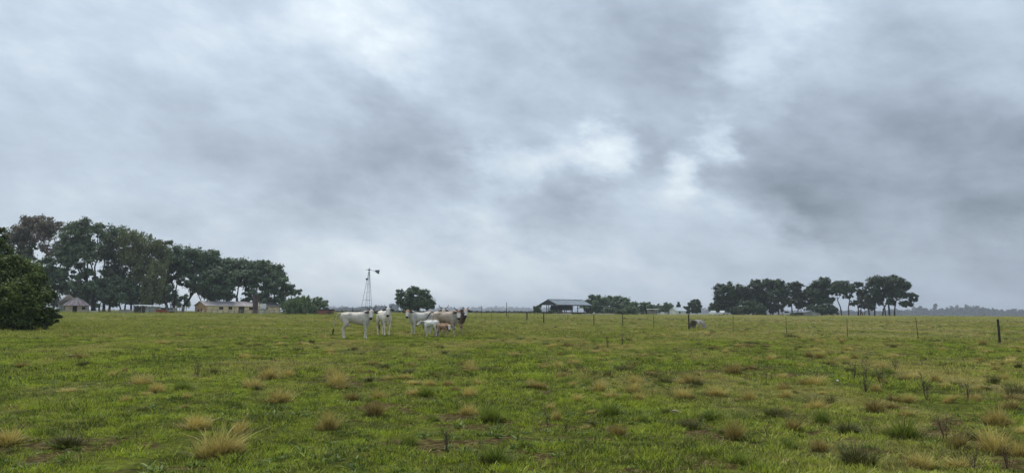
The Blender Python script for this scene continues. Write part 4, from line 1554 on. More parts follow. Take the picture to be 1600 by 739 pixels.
rail_fence(322, 402, 166, 10, 1.15, 2, 'grey wooden rail fence in front of the long farm building', seed=1)
rail_fence(404, 446, 164, 6, 1.25, 3, 'grey wooden rail fence between the brick pillar and the feathery shrubs', seed=2)
rail_fence(276, 291, 176, 4, 1.7, 2, 'tall pole fence between the pale trailer and the stone gable', seed=3)
rail_fence(150, 206, 166, 7, 1.0, 2, 'grey rail fence under the trees left of the tin shed', seed=4)

# ------------------------------------------------------------------ wind pump
Dw = 200
sc = Dw / FPX
base = ground(570, Dw)
topz = at(577, 424, Dw).z - base.z
root = empty('wind_pump', base, 0, 'tall steel lattice wind pump with a tail vane and no wheel, behind the leftmost cow', 'wind pump')
ax = (577 - 574) * sc
tops = [(ax + sx * .08 + .5, sy * .08) for sx in (-1, 1) for sy in (-1, 1)]
A = [(-1.45 + 1.15 + .15, -1.1), (1.45 - 1.0 + .35 + 1.0, -1.2), (-.55 - .3, 1.2), (1.2 + .45, 1.0)]
A = [(-1.1, -1.15), (1.45, -1.25), (-.2, 1.2), (1.75, 1.0)]
legs = []
for (bx_, by_), (tx_, ty_) in zip(A, [(.78, -.10), (.98, -.10), (.78, .10), (.98, .10)]):
    b = MB()
    b.tube([(bx_, by_, -.3), (tx_, ty_, topz)], .05, 5)
    b.build('leg', M_GALV, root)
    legs.append((Vector((bx_, by_, 0)), Vector((tx_, ty_, topz))))
for t in (.18, .34, .52, .70, .84):
    q = [a.lerp(b_, t) for a, b_ in legs]
    for i, j in ((0, 1), (1, 3), (3, 2), (2, 0)):
        b = MB()
        b.tube([q[i], q[j]], .032 if t == .34 else .016, 4)
        b.build('girt', M_GALV, root)
q = [a.lerp(b_, .815) for a, b_ in legs]
b = MB()
b.box((q[0].x - .12, 0, q[0].z + .05), (.45, .45, .5))
b.build('platform_box', M_DARKSTEEL, root)
b = MB()
b.tube([(.88, 0, topz - .2), (.88, 0, topz + 1.0)], .07, 6)
b.tube([(.55, 0, topz + .42), (1.15, 0, topz + .42)], .17, 8)
b.tube([(-.2, 0, topz + .48), (.6, 0, topz + .42)], [.03, .06], 5)
b.build('gearbox', M_DARKSTEEL, root)
b = MB()
b.tube([(1.1, 0, topz + .42), (2.5, 0, topz + .08)], .045, 5)
b.build('tail_arm', M_GALV, root)
b = MB()
b.poly([(2.35, 0, topz + .15), (2.6, 0, topz + .36), (3.65, .05, topz + .42), (3.5, .05, topz - .55), (3.35, .05, topz - .68), (2.6, 0, topz - .25)], (0, .03, 0))
b.build('tail_vane', M_GALV, root)
b = MB()
b.tube([(.6, 0, -.1), (.88, 0, topz)], .028, 5)
b.build('pump_rod', M_GALV, root)

# ------------------------------------------------------------------ open barn
Db = 240
sc = Db / FPX
base = ground(871.5, Db)
phi = math.radians(34)
root = empty('open_barn', base, phi, 'open sided steel barn with a blue grey ridged roof and dark gable', 'barn')
L_, W_, ev, pk = 13.4, 9.4, 3.15, 4.85
over = .4
for side in (0, 1):
    nsh = 12
    yy = -over if side == 0 else W_ + over
    for i in range(nsh):
        w = (L_ + 2 * over) / nsh
        x0 = -over + i * w
        b = MB()
        b.poly([(x0, yy, ev), (x0 + w * .985, yy, ev), (x0 + w * .985, W_ / 2, pk), (x0, W_ / 2, pk)], (0, 0, .06 + .012 * (i % 2)))
        b.build('roof_sheet', M_BARNROOF, root)
b = MB()
b.box((L_ / 2, W_ / 2, pk + .12), (L_ + .9, .5, .06))
b.build('ridge_cap', M_BARNUNDER, root)
b = MB()
b.poly([(-.2, -.3, ev - .05), (-.2, W_ + .3, ev - .05), (-.2, W_ / 2, pk - .05)], (.08, 0, 0))
b.build('gable_sheet', M_BARNUNDER, root)
b = MB()
b.box((L_ / 2, -.38, ev - .12), (L_ + .7, .08, .3))
b.build('gutter', M_DARKSTEEL, root)
for yy in (0, W_):
    for i in range(6):
        b = MB()
        b.box((i * L_ / 5, yy, ev / 2 - .1), (.20, .20, ev + .1))
        b.build('post', M_DARKSTEEL, root)
b = MB()
b.box((0, W_ / 2, ev / 2), (.18, .18, ev))
b.build('post', M_DARKSTEEL, root)
for i in range(6):
    b = MB()
    b.tube([(i * L_ / 5, 0, ev), (i * L_ / 5, W_ / 2, ev + .35), (i * L_ / 5, W_, ev)], .08, 4)
    b.build('truss', M_DARKSTEEL, root)
b = MB()
b.box((L_ / 2 + 2, W_ - .2, 2.3), (L_ - 4.2, .08, 1.6))
b.build('back_sheet', M_BARNUNDER, root)

base = ground(934, 234)
root = empty('flat_shed', base, math.radians(8), 'flat roofed open shed joined to the right end of the barn', 'shed')
b = MB()
b.box((2.3, 1.5, 2.75), (6.6, 4.2, .10), 0, .02, .07)
b.build('roof', M_BARNROOF, root)
for xx in (0, 1.6, 3.2, 4.6):
    b = MB()
    b.box((xx, 0, 1.25), (.13, .13, 2.7))
    b.build('post', M_DARKSTEEL, root)

base = ground(881, 268)
root = empty('hay_store', base, math.radians(20), 'small building with a pale grey gable roof seen through the open barn', 'building')
gable_building(root, 8.0, 4.6, 1.0, 2.2, M_DARKWALL, M_BRICKDARK, plain('dull_tin_roof', (.36, .40, .45), (.25, .28, .32), 1.2, .6), .35, [(3, 4, 0, .95, 'door')])

# pale low wall in front of the barn, in pieces
for i, (a, b_, h, lab) in enumerate(((863, 878, .42, 'short piece of pale low wall at the left end, in front of the barn posts'), (879, 893, .62, 'brownish piece of pale low wall under the barn, second from the left'),
                                     (909, 924, .45, 'piece of pale low wall under the right half of the barn'), (926, 960, .62, 'longest piece of pale low wall, running right of the barn'))):
    P0, P1 = ground(a, 228), ground(b_, 228)
    m_ = MB()
    ln = (P1 - P0).length
    nb = max(2, int(ln / 1.6))
    root = empty('low_wall', P0, math.atan2(P1.y - P0.y, P1.x - P0.x), lab, 'wall', 'low wall pieces by the barn')
    for k in range(nb):
        w = MB()
        w.box((ln * (k + .5) / nb, 0, h / 2), (ln / nb * .97, .3, h * (1 + .06 * (k % 2))))
        w.build('block', M_CREAMWALL, root)
base = ground(928.5, 226)
root = empty('water_tank', base, 0, 'tiny white tank standing on the grass at the barn corner', 'tank')
b = MB()
b.tube([(0, 0, 0), (0, 0, .8), (0, 0, .95)], [.32, .32, .15], 12)
b.build('drum', M_WHITE, root, True)

# white houses and carport
base = ground(1016, 255)
root = empty('carport', base, .1, 'white flat roofed carport left of the dark rounded tree', 'carport')
b = MB()
b.box((1.4, 1.5, 2.05), (3.4, 3.2, .22))
b.build('roof', M_WHITE, root)
for xx in (0, 2.8):
    for yy in (0, 3):
        b = MB()
        b.box((xx, yy, 1.0), (.14, .14, 2.0))
        b.build('post', M_GREYWALL, root)
b = MB()
b.box((1.4, 2.6, .8), (3.0, .1, 1.5))
b.build('back_wall', M_GREYWALL, root)
base = ground(1057, 262)
root = empty('white_house', base, .5, 'small white gable roofed house under the cypress', 'house')
gable_building(root, 4.2, 3.6, 1.6, 2.7, M_WHITE, M_WHITE, M_ROOFLIGHT, .3, [(1.2, 1.9, .6, 1.3, 'window')])
base = ground(1035, 258)
root = empty('pale_wall', base, 0, 'short bright white wall between the carport and the rounded tree', 'wall')
b = MB()
b.box((0, 0, .55), (1.2, .3, 1.1))
b.box((0, 0, 1.12), (1.3, .4, .06))
b.build('wall', M_WHITE, root)
base = ground(1095, 262)
root = empty('pale_wall', base, 0, 'long low white wall left of the parked pickups', 'wall')
b = MB()
for k in range(4):
    b.box((-2.6 + k * 1.7, 0, .3), (1.6, .25, .55 + .05 * (k % 2)))
b.build('wall', M_WHITE, root)

# low farmhouse under the pines
Df = 216
base = ground(1263, Df)
root = empty('low_farmhouse', base, math.radians(-32), 'low farmhouse with a pale gable end and dark roof under the pines', 'farmhouse')
root.rotation_euler = (0, 0, math.radians(180 + 55))
root.location = ground(1280, Df)
gable_building(root, 4.4, 4.2, .98, 1.62, M_GREYWALL, M_GREYWALL, M_ROOFDARK, .25, [])
root.rotation_euler = (0, 0, math.radians(90))
root.location = ground(1280, Df)
base = ground(1241, Df + 1)
root = empty('green_shed', base, 0, 'dull green shed joined to the left side of the low farmhouse', 'shed')
b = MB()
b.box((2.4, 1.6, .55), (4.6, 3.0, 1.1))
b.build('wall', plain('dull_green_boards', (.10, .11, .075), (.06, .06, .045), 1.5), root)
b = MB()
b.box((2.6, 1.6, 1.2), (5.6, 3.5, .08), 0, 0, -.04)
b.build('roof', plain('mossy_roof', (.14, .16, .13), (.09, .10, .08), 1), root)


# ------------------------------------------------------------------ pickups
def pickup(px, D, rz, label):
    root = empty('pickup_truck', ground(px, D), rz, label, 'pickup', 'white vehicles parked by the pines')
    b = MB()
    prof = [(-2.3, .45), (2.25, .45), (2.3, .95), (1.2, 1.08), (.55, 1.62), (-.7, 1.66), (-.95, 1.1), (-2.3, 1.08)]
    b.poly([(x, -.85, z) for x, z in prof], (0, 1.7, 0))
    b.build('body', M_WHITE, root)
    b = MB()
    for s_ in (-.862, .842):
        b.poly([(1.0, s_, 1.1), (.5, s_, 1.55), (-.62, s_, 1.58), (-.75, s_, 1.1)], (0, .02, 0))
    b.build('side_window', M_GLASS, root)
    b = MB()
    b.poly([(1.17, -.75, 1.13), (1.17, .75, 1.13), (.6, .72, 1.6), (.6, -.72, 1.6)], (.03, 0, .02))
    b.build('windscreen', M_GLASS, root)
    for x in (-1.45, 1.4):
        for y in (-.82, .82):
            b = MB()
            b.tube([(x, y - .1, .36), (x, y + .1, .36)], .36, 14)
            b.build('wheel', M_TYRE, root)
    return root


pickup(1114, 252, math.radians(82), 'left white pickup parked at the foot of the pines')
pickup(1130, 254, math.radians(52), 'right white pickup parked at an angle at the foot of the pines')
pickup(1227, 262, math.radians(10), 'greyish white pickup parked left of the dull green shed')


# ------------------------------------------------------------------ wire fence
def fence_pt(px):
    k = (px - 800) / FPX
    t = (24.9 - 39 * k) / (k + .414)
    return 24.9 - .414 * t, 39 + t


FP = [1738, 1557, 1431, 1321, 1227, 1144, 1075.6, 1020.5, 973, 928, 888, 850, 823, 795, 769, 745, 722, 701, 681, 663, 646]
THICK = {1738: .12, 1557: .115, 1075.6: .10, 850: .12, 928: .08, 973: .07}
pts = []
x0, y0 = fence_pt(1557)
root = empty('wire_fence', (x0, y0, tz(x0, y0)), 0, 'wire fence on thin dark posts receding from right to left across the pasture', 'fence')
origin = Vector((x0, y0, tz(x0, y0)))
rf = random.Random(4)
for px in FP:
    x, y = fence_pt(px)
    p = Vector((x, y, tz(x, y)))
    h = 1.24 + rf.uniform(-.05, .06)
    if px in THICK:
        h += .05
    r_ = THICK.get(px, .034)
    lx, ly = rf.uniform(-.05, .05), rf.uniform(-.04, .04)
    if px == 1557:
        lx = -.05
    if px == 1431:
        lx = -.09
    q = p - origin
    m_ = MB()
    m_.tube([q + Vector((0, 0, -.2)), q + Vector((lx * .5, ly * .5, h * .5)), q + Vector((lx, ly, h))], [r_ * .55, r_ * .52, r_ * .48], 6)
    m_.build('post', M_POST, root)
    pts.append((q, Vector((lx, ly, 0)), h))
for k in range(4):
    f = (.28, .5, .73, .94)[k]
    for (q0, l0, h0), (q1, l1, h1) in zip(pts[:-1], pts[1:]):
        a = q0 + l0 * f + Vector((0, 0, h0 * f))
        c = q1 + l1 * f + Vector((0, 0, h1 * f))
        m_ = MB()
        mid = a.lerp(c, .5) - Vector((0, 0, .04))
        m_.tube([a, mid, c], .005, 3)
        m_.build('wire', M_WIRE, root)

# lone poles in the distance
for px, py0, D, r_, lab in ((791.5, 472, 150, .07, 'tall thin pole standing alone left of the open barn'), (752, 478, 170, .05, 'short thin pole right of the brown cow'),
                            (551, 479, 130, .07, 'dark pole sticking up behind the back of the leftmost cow'), (823.5, 487, 112, .08, 'short thick dark post left of the barn'),
                            (276.5, 477, 168, .06, 'pale pole between the pale trailer and the stone gable')):
    base = ground(px, D)
    h = at(px, py0, D).z - base.z
    m_ = MB()
    m_.tube([(0, 0, -.2), (0.02, 0, h * .5), (0, 0, h)], [r_, r_ * .9, r_ * .8], 6)
    o = link('pole', m_.mesh('pole', M_POST if px != 276.5 else M_WOODGREY), None, base)
    tag(o, lab, 'pole')

# concrete arch (broken culvert ring)
base = gpoint(1084, 513.5)
root = empty('concrete_arch', base, math.radians(33), 'broken concrete pipe section standing as an arch beside a thick fence post', 'concrete pipe')
Rr, th, Ln = .66, .09, 1.25
sc = base.y / FPX
Rr = .72
Ln = .90


def arch_shell(a0, a1, x0, x1, r, t, n=16):
    m_ = MB()
    for i in range(n):
        p0, p1 = a0 + (a1 - a0) * i / n, a0 + (a1 - a0) * (i + 1) / n
        vs = []
        for a in (p0, p1):
            for rr_ in (r, r - t):
                for xx in (x0, x1):
                    vs.append((xx, -rr_ * math.cos(a), rr_ * math.sin(a) * 1.12))
        fs = [(0, 1, 5, 4), (2, 6, 7, 3), (0, 4, 6, 2), (1, 3, 7, 5), (0, 2, 3, 1), (4, 5, 7, 6)]
        m_.add(vs, fs)
    return m_


m_ = arch_shell(math.radians(38), math.radians(184), 0, Ln, Rr, th, 18)
m_.build('shell', M_CONC, root)
m_ = arch_shell(math.radians(-8), math.radians(37.9), 0.0, Ln * .12, Rr, th, 6)
m_.build('left_foot', M_CONC, root)
m_ = arch_shell(math.radians(-8), math.radians(37.9), Ln * .55, Ln, Rr, th, 6)
m_.build('right_foot', M_CONC, root)

# ------------------------------------------------------------------ cattle
def cow_mat():
    m, gg, b, out = new_mat('cattle_hide')
    a = gg.n('ShaderNodeAttribute', attribute_name='hide')
    tcn = gg.n('ShaderNodeTexCoord')
    n1 = gg.noise(tcn.outputs['Object'], 4.0, 5, .6)
    n2 = gg.noise(gg.vmath('MULTIPLY', tcn.outputs['Object'], (1, 1, .35)), 26.0, 4, .6)
    f = gg.math('ADD', gg.math('MULTIPLY', n1, .45), gg.math('MULTIPLY', n2, .30))
    f = gg.math('ADD', f, .60)
    c = gg.vmath('SCALE', a.outputs['Color'])
    c.node.inputs['Scale'].default_value = 1
    gg.put(c.node.inputs['Scale'], f)
    gg.put(b.inputs['Base Color'], c)
    b.inputs['Roughness'].default_value = .75
    b.inputs['Specular IOR Level'].default_value = .25
    bn = gg.n('ShaderNodeBump')
    bn.inputs['Strength'].default_value = .35
    bn.inputs['Distance'].default_value = .02
    gg.put(bn.inputs['Height'], n1)
    gg.put(b.inputs['Normal'], bn.outputs[0])
    return m


M_HIDE = cow_mat()
M_HORN = plain('dark_horn', (.075, .065, .06), (.035, .03, .03), 6, .5)
M_HOOF = plain('dark_hoof', (.06, .05, .045), (.03, .025, .02), 6, .7)
M_EYE = plain('dark_eye', (.012, .01, .01), (.008, .007, .007), 6, .15)
M_SWITCH = plain('dark_tail_hair', (.035, .03, .028), (.015, .013, .012), 12, .9)
M_EARDARK = plain('dark_ear', (.10, .085, .08), (.045, .04, .038), 8, .9)
M_EARPALE = plain('grey_ear', (.34, .31, .28), (.12, .11, .10), 7, .9)


def loft(secs, n=14):
    """secs: (centre, half axis A, half axis B) -> closed tube"""
    vs, fs = [], []
    for (c, A_, B_) in secs:
        c, A_, B_ = Vector(c), Vector(A_), Vector(B_)
        for k in range(n):
            a = 2 * PI * k / n
            vs.append(c + A_ * math.cos(a) + B_ * math.sin(a))
    for i in range(len(secs) - 1):
        for k in range(n):
            fs.append((i * n + k, i * n + (k + 1) % n, (i + 1) * n + (k + 1) % n, (i + 1) * n + k))
    c0 = len(vs)
    vs.append(Vector(secs[0][0]))
    vs.append(Vector(secs[-1][0]))
    for k in range(n):
        fs.append((c0, (k + 1) % n, k))
        fs.append((c0 + 1, (len(secs) - 1) * n + k, (len(secs) - 1) * n + (k + 1) % n))
    return vs, fs


def spline(P, n):
    """Catmull-Rom through rows of numbers"""
    P = np.array(P, float)
    Q = np.vstack([2 * P[0] - P[1], P, 2 * P[-1] - P[-2]])
    out = []
    for i in range(len(P) - 1):
        p0, p1, p2, p3 = Q[i:i + 4]
        for t in np.linspace(0, 1, n, endpoint=False):
            out.append(.5 * ((2 * p1) + (-p0 + p2) * t + (2 * p0 - 5 * p1 + 4 * p2 - p3) * t * t + (-p0 + 3 * p1 - 3 * p2 + p3) * t ** 3))
    out.append(P[-1])
    return np.array(out)


def make_cow(px, py, theta, face, label, S=1.0, hide=(.62, .60, .56), shade=(.36, .35, .34), legs=None, front=None, fore=None, neckc=None,
             calf=False, horns=.2, feet=(0, 0, 0, 0), tail='down', pitch=62, ear_dark=True, dD=0.0, belly=0.0, poll_z=None, knee=None, group='humped cattle standing in the pasture'):
    p = gpoint(px, py)
    if dD:
        k = (p.y + dD) / p.y
        p = Vector((p.x * k, p.y * k, 0))
        p.z = tz(p.x, p.y)
    th_ = math.radians(theta)
    root = empty('calf' if calf else 'cow', p, th_, label, 'calf' if calf else 'cow', group)
    psi = math.radians(face) - th_           # head yaw in the cow's frame
    psi = (psi + PI) % (2 * PI) - PI
    V, F = [], []

    def add(secs, n=14):
        vs, fs = loft(secs, n)
        b = len(V)
        V.extend(vs)
        F.extend([tuple(i + b for i in f) for f in fs])
    bw = .86 if calf else 1.0                # barrel fatness
    lift = .06 if calf else 0.0
    # barrel: x, z centre, half width, half height
    tr = spline([(-.80, 1.13, .07, .12), (-.74, 1.12, .17, .21), (-.56, 1.12, .235, .25), (-.28, 1.09, .255, .265), (.0, 1.055, .295, .30),
                 (.25, 1.035, .285, .33), (.48, 1.04, .215, .345), (.64, 1.07, .17, .29), (.76, 1.08, .10, .18)], 4)
    secs = []
    for x, z, w, h in tr:
        z += belly * .5 + lift
        h = (h - belly * .5) * bw
        secs.append(((x, 0, z), (0, w * bw, 0), (0, 0, h)))
    add(secs, 18)
    # spine and hip bones, shoulders, hump
    add([((-.60, y, 1.27 + lift), (.10, 0, 0), (0, .05, .06)) for y in (-.15, .15)][:0] or [((-.70, 0, 1.29 + lift), (0, .05, 0), (0, 0, .06)), ((-.45, 0, 1.345 + lift), (0, .09, 0), (0, 0, .05)),
        ((0, 0, 1.33 + lift), (0, .07, 0), (0, 0, .05)), ((.40, 0, 1.36 + lift), (0, .07, 0), (0, 0, .06)), ((.6, 0, 1.33 + lift), (0, .06, 0), (0, 0, .06))], 10)
    if not calf:
        add([((.30, 0, 1.34), (0, .05, 0), (0, 0, .04)), ((.42, 0, 1.385), (0, .085, 0), (0, 0, .085)), ((.52, 0, 1.39), (0, .08, 0), (0, 0, .09)), ((.62, 0, 1.34), (0, .05, 0), (0, 0, .06))], 10)
        for s_ in (-1, 1):
            add([((.33, s_ * .13, 1.28), (.06, 0, 0), (0, .05, .0)), ((.38, s_ * .185, 1.14), (.12, 0, 0), (0, .065, .0)), ((.44, s_ * .20, .96), (.13, 0, 0), (0, .07, 0)), ((.47, s_ * .19, .82), (.07, 0, 0), (0, .05, 0))], 10)
            add([((-.62, s_ * .15, 1.27), (.05, 0, 0), (0, .05, .02)), ((-.45, s_ * .20, 1.28), (.05, 0, 0), (0, .055, .02))], 8)
    # legs
    for i, s_ in enumerate((-1, 1)):
        fx = feet[i]
        L_ = spline([(.50, s_ * .15, 1.02, .15, .085), (.47, s_ * .175, .84, .115, .075), (.46 + fx * .2, s_ * .17, .66, .075, .062), (.50 + fx * .5, s_ * .15, .44, .052, .052),
                     (.49 + fx * .7, s_ * .145, .36, .040, .038), (.49 + fx * .95, s_ * .14, .16, .034, .034), (.50 + fx, s_ * .14, .10, .042, .042), (.535 + fx, s_ * .14, .045, .046, .046), (.545 + fx, s_ * .14, .005, .05, .048)], 3)
        add([((x, y, z + lift * (1 if z > .6 else z / .6)), (a * (.85 if calf else 1), 0, 0), (0, b * (.85 if calf else 1), 0)) for x, y, z, a, b in L_], 10)
        fx = feet[2 + i]
        L_ = spline([(-.52, s_ * .12, 1.14, .20, .10), (-.50, s_ * .155, .92, .185, .095), (-.50 + fx * .2, s_ * .165, .74, .115, .075), (-.60 + fx * .4, s_ * .15, .58, .062, .05),
                     (-.655 + fx * .6, s_ * .14, .47, .055, .042), (-.63 + fx * .7, s_ * .135, .36, .040, .036), (-.60 + fx * .9, s_ * .13, .16, .036, .034), (-.59 + fx, s_ * .13, .10, .044, .042),
                     (-.555 + fx, s_ * .13, .045, .047, .046), (-.545 + fx, s_ * .13, .005, .05, .048)], 3)
        add([((x, y, z + lift * (1 if z > .6 else z / .6)), (a * (.85 if calf else 1), 0, 0), (0, b * (.85 if calf else 1), 0)) for x, y, z, a, b in L_], 10)
    if not calf:
        add([((-.42, 0, .80), (0, .03, 0), (.05, 0, 0)), ((-.36, 0, .76), (0, .10, 0), (.10, 0, .02)), ((-.36, 0, .68), (0, .10, 0), (.10, 0, .02)), ((-.36, 0, .63), (0, .05, 0), (.05, 0, 0))], 10)
    # head frame
    pz = poll_z or (1.43 if calf else 1.50)
    hs = 1.30 if calf else 1.12
    poll = Vector((.80 + .16 * math.cos(psi), .26 * math.sin(psi), pz + lift))
    cp, sp = math.cos(psi), math.sin(psi)
    pt = math.radians(pitch)
    u = Vector((cp * math.cos(pt), sp * math.cos(pt), -math.sin(pt)))       # poll -> muzzle
    lat = Vector((-sp, cp, 0))
    dep = u.cross(lat)
    dep = -dep if dep.z < 0 else dep                                           # towards the forehead
    # neck
    q1 = Vector((.56, 0, 1.12 + lift))
    q3 = poll - dep * .10 + u * .10
    q2 = q1.lerp(q3, .55) + Vector((.05, 0, .03))
    nk = spline([(*q1, .15, .25), (*q1.lerp(q2, .5), .135, .215), (*q2, .115, .175), (*q3.lerp(q2, .35), .10, .14), (*q3, .088, .11)], 3)
    secs = []
    for i, row in enumerate(nk):
        c = Vector(row[:3])
        t = (Vector(nk[min(i + 1, len(nk) - 1)][:3]) - Vector(nk[max(i - 1, 0)][:3])).normalized()
        sv = Vector((0, 0, 1)).cross(t).normalized()
        uv = t.cross(sv)
        secs.append((c, sv * row[3] * (.8 if calf else 1), uv * row[4] * (.8 if calf else 1)))
    add(secs, 14)
    # dewlap
    if not calf:
        thr = q3 + Vector((0, 0, -.14)) - u * 0
        dl = spline([(*thr, .02, .05), (*(thr.lerp(Vector((.72, 0, .92)), .4) + Vector((0, 0, -.01))), .026, .13), (.72, 0, .86, .032, .19), (.62, 0, .75, .045, .13), (.46, 0, .71, .03, .06)], 3)
        add([((r[0], r[1], r[2]), (-sp * r[3] * .3, r[3], 0), (.3 * r[4], 0, r[4])) for r in dl], 10)
    hd = spline([(-.02, .060, .045, -.02), (.03, .098, .085, -.03), (.10, .112, .115, -.04), (.19, .108, .120, -.045), (.28, .082, .098, -.035), (.37, .064, .075, -.025), (.43, .068, .066, -.02), (.475, .062, .055, -.02), (.495, .035, .03, -.02)], 3)
    add([(poll + (u * t + dep * o_) * hs, lat * w * hs, dep * d * hs) for t, w, d, o_ in hd], 14)
    # tail root as part of the body
    if tail == 'down':
        tl = [(-.76, 0, 1.30), (-.86, 0, 1.22), (-.885, .0, 1.0), (-.87, .02, .75), (-.86, .03, .58)]
    elif tail == 'out':
        tl = [(-.74, 0, 1.32), (-.90, 0, 1.27), (-1.02, .0, 1.08), (-1.10, -.02, .80), (-1.13, -.03, .52)]
    else:  # swung up and round to the left
        tl = [(-.76, 0, 1.31), (-.92, .05, 1.34), (-1.08, .10, 1.24), (-1.22, .14, 1.08), (-1.30, .16, .95)]
    tr_ = [.045, .036, .026, .022, .020] if tail != 'swing' else [.045, .038, .032, .028, .024]
    sp_ = spline([(*a, r) for a, r in zip(tl, tr_)], 3)
    mbt = MB()
    mbt.tube([Vector(r[:3]) + Vector((0, 0, lift)) for r in sp_], [r[3] for r in sp_], 7)
    base_me = bpy.data.meshes.new('hide_cage')
    base_me.from_pydata([tuple(v * S) for v in V], [], F)
    tmp = bpy.data.objects.new('hide_cage', base_me)
    COL.objects.link(tmp)
    mod = tmp.modifiers.new('r', 'REMESH')
    mod.mode = 'VOXEL'
    mod.voxel_size = .0185 * (S if calf else 1) * (.95 if calf else 1)
    sm = tmp.modifiers.new('s', 'SMOOTH')
    sm.factor = .5
    sm.iterations = 5
    dg = bpy.context.evaluated_depsgraph_get()
    dg.update()
    me = bpy.data.meshes.new_from_object(tmp.evaluated_get(dg))
    me.name = 'body'
    bpy.data.objects.remove(tmp)
    bpy.data.meshes.remove(base_me)
    n = len(me.vertices)
    co = np.empty(n * 3, np.float32)
    me.vertices.foreach_get('co', co)
    co = co.reshape(-1, 3) / S
    # hollows and ribs of a lean animal
    def bump(cx, cz, rx_, rz_):
        return np.exp(-((co[:, 0] - cx) / rx_) ** 2 - ((co[:, 2] - lift - cz) / rz_) ** 2)
    yy = co[:, 1]
    side = np.clip((np.abs(yy) - .10) / .08, 0, 1) * np.sign(yy)
    push = -.050 * bump(-.30, 1.20, .10, .10) - .022 * bump(.20, 1.08, .06, .22) + .012 * bump(-.47, 1.26, .05, .05) - .020 * bump(-.36, .92, .07, .10)
    push = push + .0055 * np.sin(co[:, 0] * 68) * bump(.02, 1.05, .18, .20) - .02 * bump(.62, 1.12, .04, .14)
    push = push + (fbm(co[:, 0] * 9 + px, co[:, 2] * 9, 3, 3) - .5) * .012
    co[:, 1] += side * push
    me.vertices.foreach_set('co', (co * S).ravel())
    me.update()
    hide, shade = np.array(hide), np.array(shade)
    legs = np.array(legs if legs is not None else hide)
    front = np.array(front if front is not None else hide)
    neckc = np.array(neckc if neckc is not None else front)
    fore = np.array(fore if fore is not None else hide)
    x, y, z = co[:, 0], co[:, 1], co[:, 2]

    def mixc(a, b, f):
        return a + (b - a) * np.clip(f, 0, 1)[:, None]
    C = np.tile(hide, (n, 1)).astype(np.float64)
    pat = fbm(x * 2.3 + px, z * 2.3 + y * 1.5, 5, 4, .6)
    C = mixc(C, shade, (pat - .44) * 3.4)
    C = mixc(C, shade, .8 * np.exp(-((x + .28) / .12) ** 2 - ((z - 1.12) / .2) ** 2))  # shade of the flank hollow, put into the hide colour
    C = mixc(C, front, (x - .25) / .3)
    C = mixc(C, neckc, (x - .55) / .2 * (z > .8))
    C = mixc(C, shade, ((fbm(x * 6, z * 3 + y * 6, 8, 3) - .5) * 3.0) * (x > .3))
    C = mixc(C, legs, (.72 - z) / .2)
    C = mixc(C, legs, (.80 - z) / .15 * (np.abs(x) < .4) * .6)
    if knee is not None:
        for zz in (.44, .14):
            C = mixc(C, np.array(knee), (1 - np.abs(z - zz) / .07) * .9)
    rel = co - np.array(poll)
    t = rel @ np.array(u) / hs
    la = rel @ np.array(lat) / hs
    de = rel @ np.array(dep) / hs
    ishead = (t > -.1) & (t < .56) & (np.abs(la) < .17) & (de > -.20) & (de < .14)
    facec = np.array(hide if fore is None else (.74, .70, .65))
    Hc = np.tile(facec, (n, 1)).astype(np.float64)
    Hc = mixc(Hc, fore, (.20 - t) / .09)
    Hc = mixc(Hc, np.array((.03, .028, .028)), (t - .385) / .03)
    C[ishead] = Hc[ishead]
    arr = np.ones((n, 4), np.float32)
    arr[:, :3] = C
    a_ = me.attributes.new('hide', 'FLOAT_COLOR', 'POINT')
    a_.data.foreach_set('color', arr.ravel())
    me.polygons.foreach_set('use_smooth', np.ones(len(me.polygons), bool))
    me.materials.clear()
    me.materials.append(M_HIDE)
    link('body', me, root)

    def part(mb, name, mat, smooth=True):
        mb.v = [tuple(Vector(v) * S) for v in mb.v]
        return mb.build(name, mat, root, smooth)
    if tail == 'swing':
        part(mbt, 'tail', M_EARDARK)
    else:
        cm = plain('tail_hide', tuple(hide * .95), tuple(shade * .9), 5, .85)
        part(mbt, 'tail', cm)
    e = Vector(tl[-1]) + Vector((0, 0, lift))
    dv = (Vector(tl[-1]) - Vector(tl[-2])).normalized()
    m_ = MB()
    m_.tube([e - dv * .03, e + dv * .08, e + dv * .2, e + dv * .30], [.02, .042, .036, .01], 7)
    part(m_, 'tail_switch', M_SWITCH)
    for s_ in (-1, 1):
        eb = poll + (u * .07 + lat * s_ * .095 - dep * .05) * hs
        m_ = MB()
        out_ = (lat * s_ + Vector((0, 0, -.22)) + u * .02).normalized()
        wv = (u * .6 + Vector((0, 0, -.6))).normalized()
        pv = out_.cross(wv)
        vs, fs = loft([(eb + out_ * a * hs, wv * w * hs, pv * .022 * hs * (w / .055)) for a, w in ((-.02, .03), (.04, .05), (.10, .060), (.165, .046), (.215, .012))], 8)
        m_.add(vs, fs)
        part(m_, 'ear', M_EARDARK if ear_dark else M_EARPALE)  # dark ear colour, with the shadow on the ears put into it
        m_ = MB()
        ec = poll + (u * .17 + lat * s_ * .104 + dep * .045) * hs
        vs, fs = loft([(ec + lat * s_ * q, u * r, dep * r) for q, r in ((-.02, .012), (-.008, .024), (.004, .022), (.012, .008))], 8)
        m_.add(vs, fs)
        part(m_, 'eye', M_EYE)
        if horns > 0:
            hb = poll + u * .0 + lat * s_ * .065
            m_ = MB()
            m_.tube([hb, hb + lat * s_ * horns * .42 + Vector((0, 0, horns * .18)), hb + lat * s_ * horns * .78 + Vector((0, 0, horns * .55)), hb + lat * s_ * horns * .88 + Vector((0, 0, horns * 1.0))],
                    [.030, .026, .019, .006], 7)
            part(m_, 'horn', M_HORN)
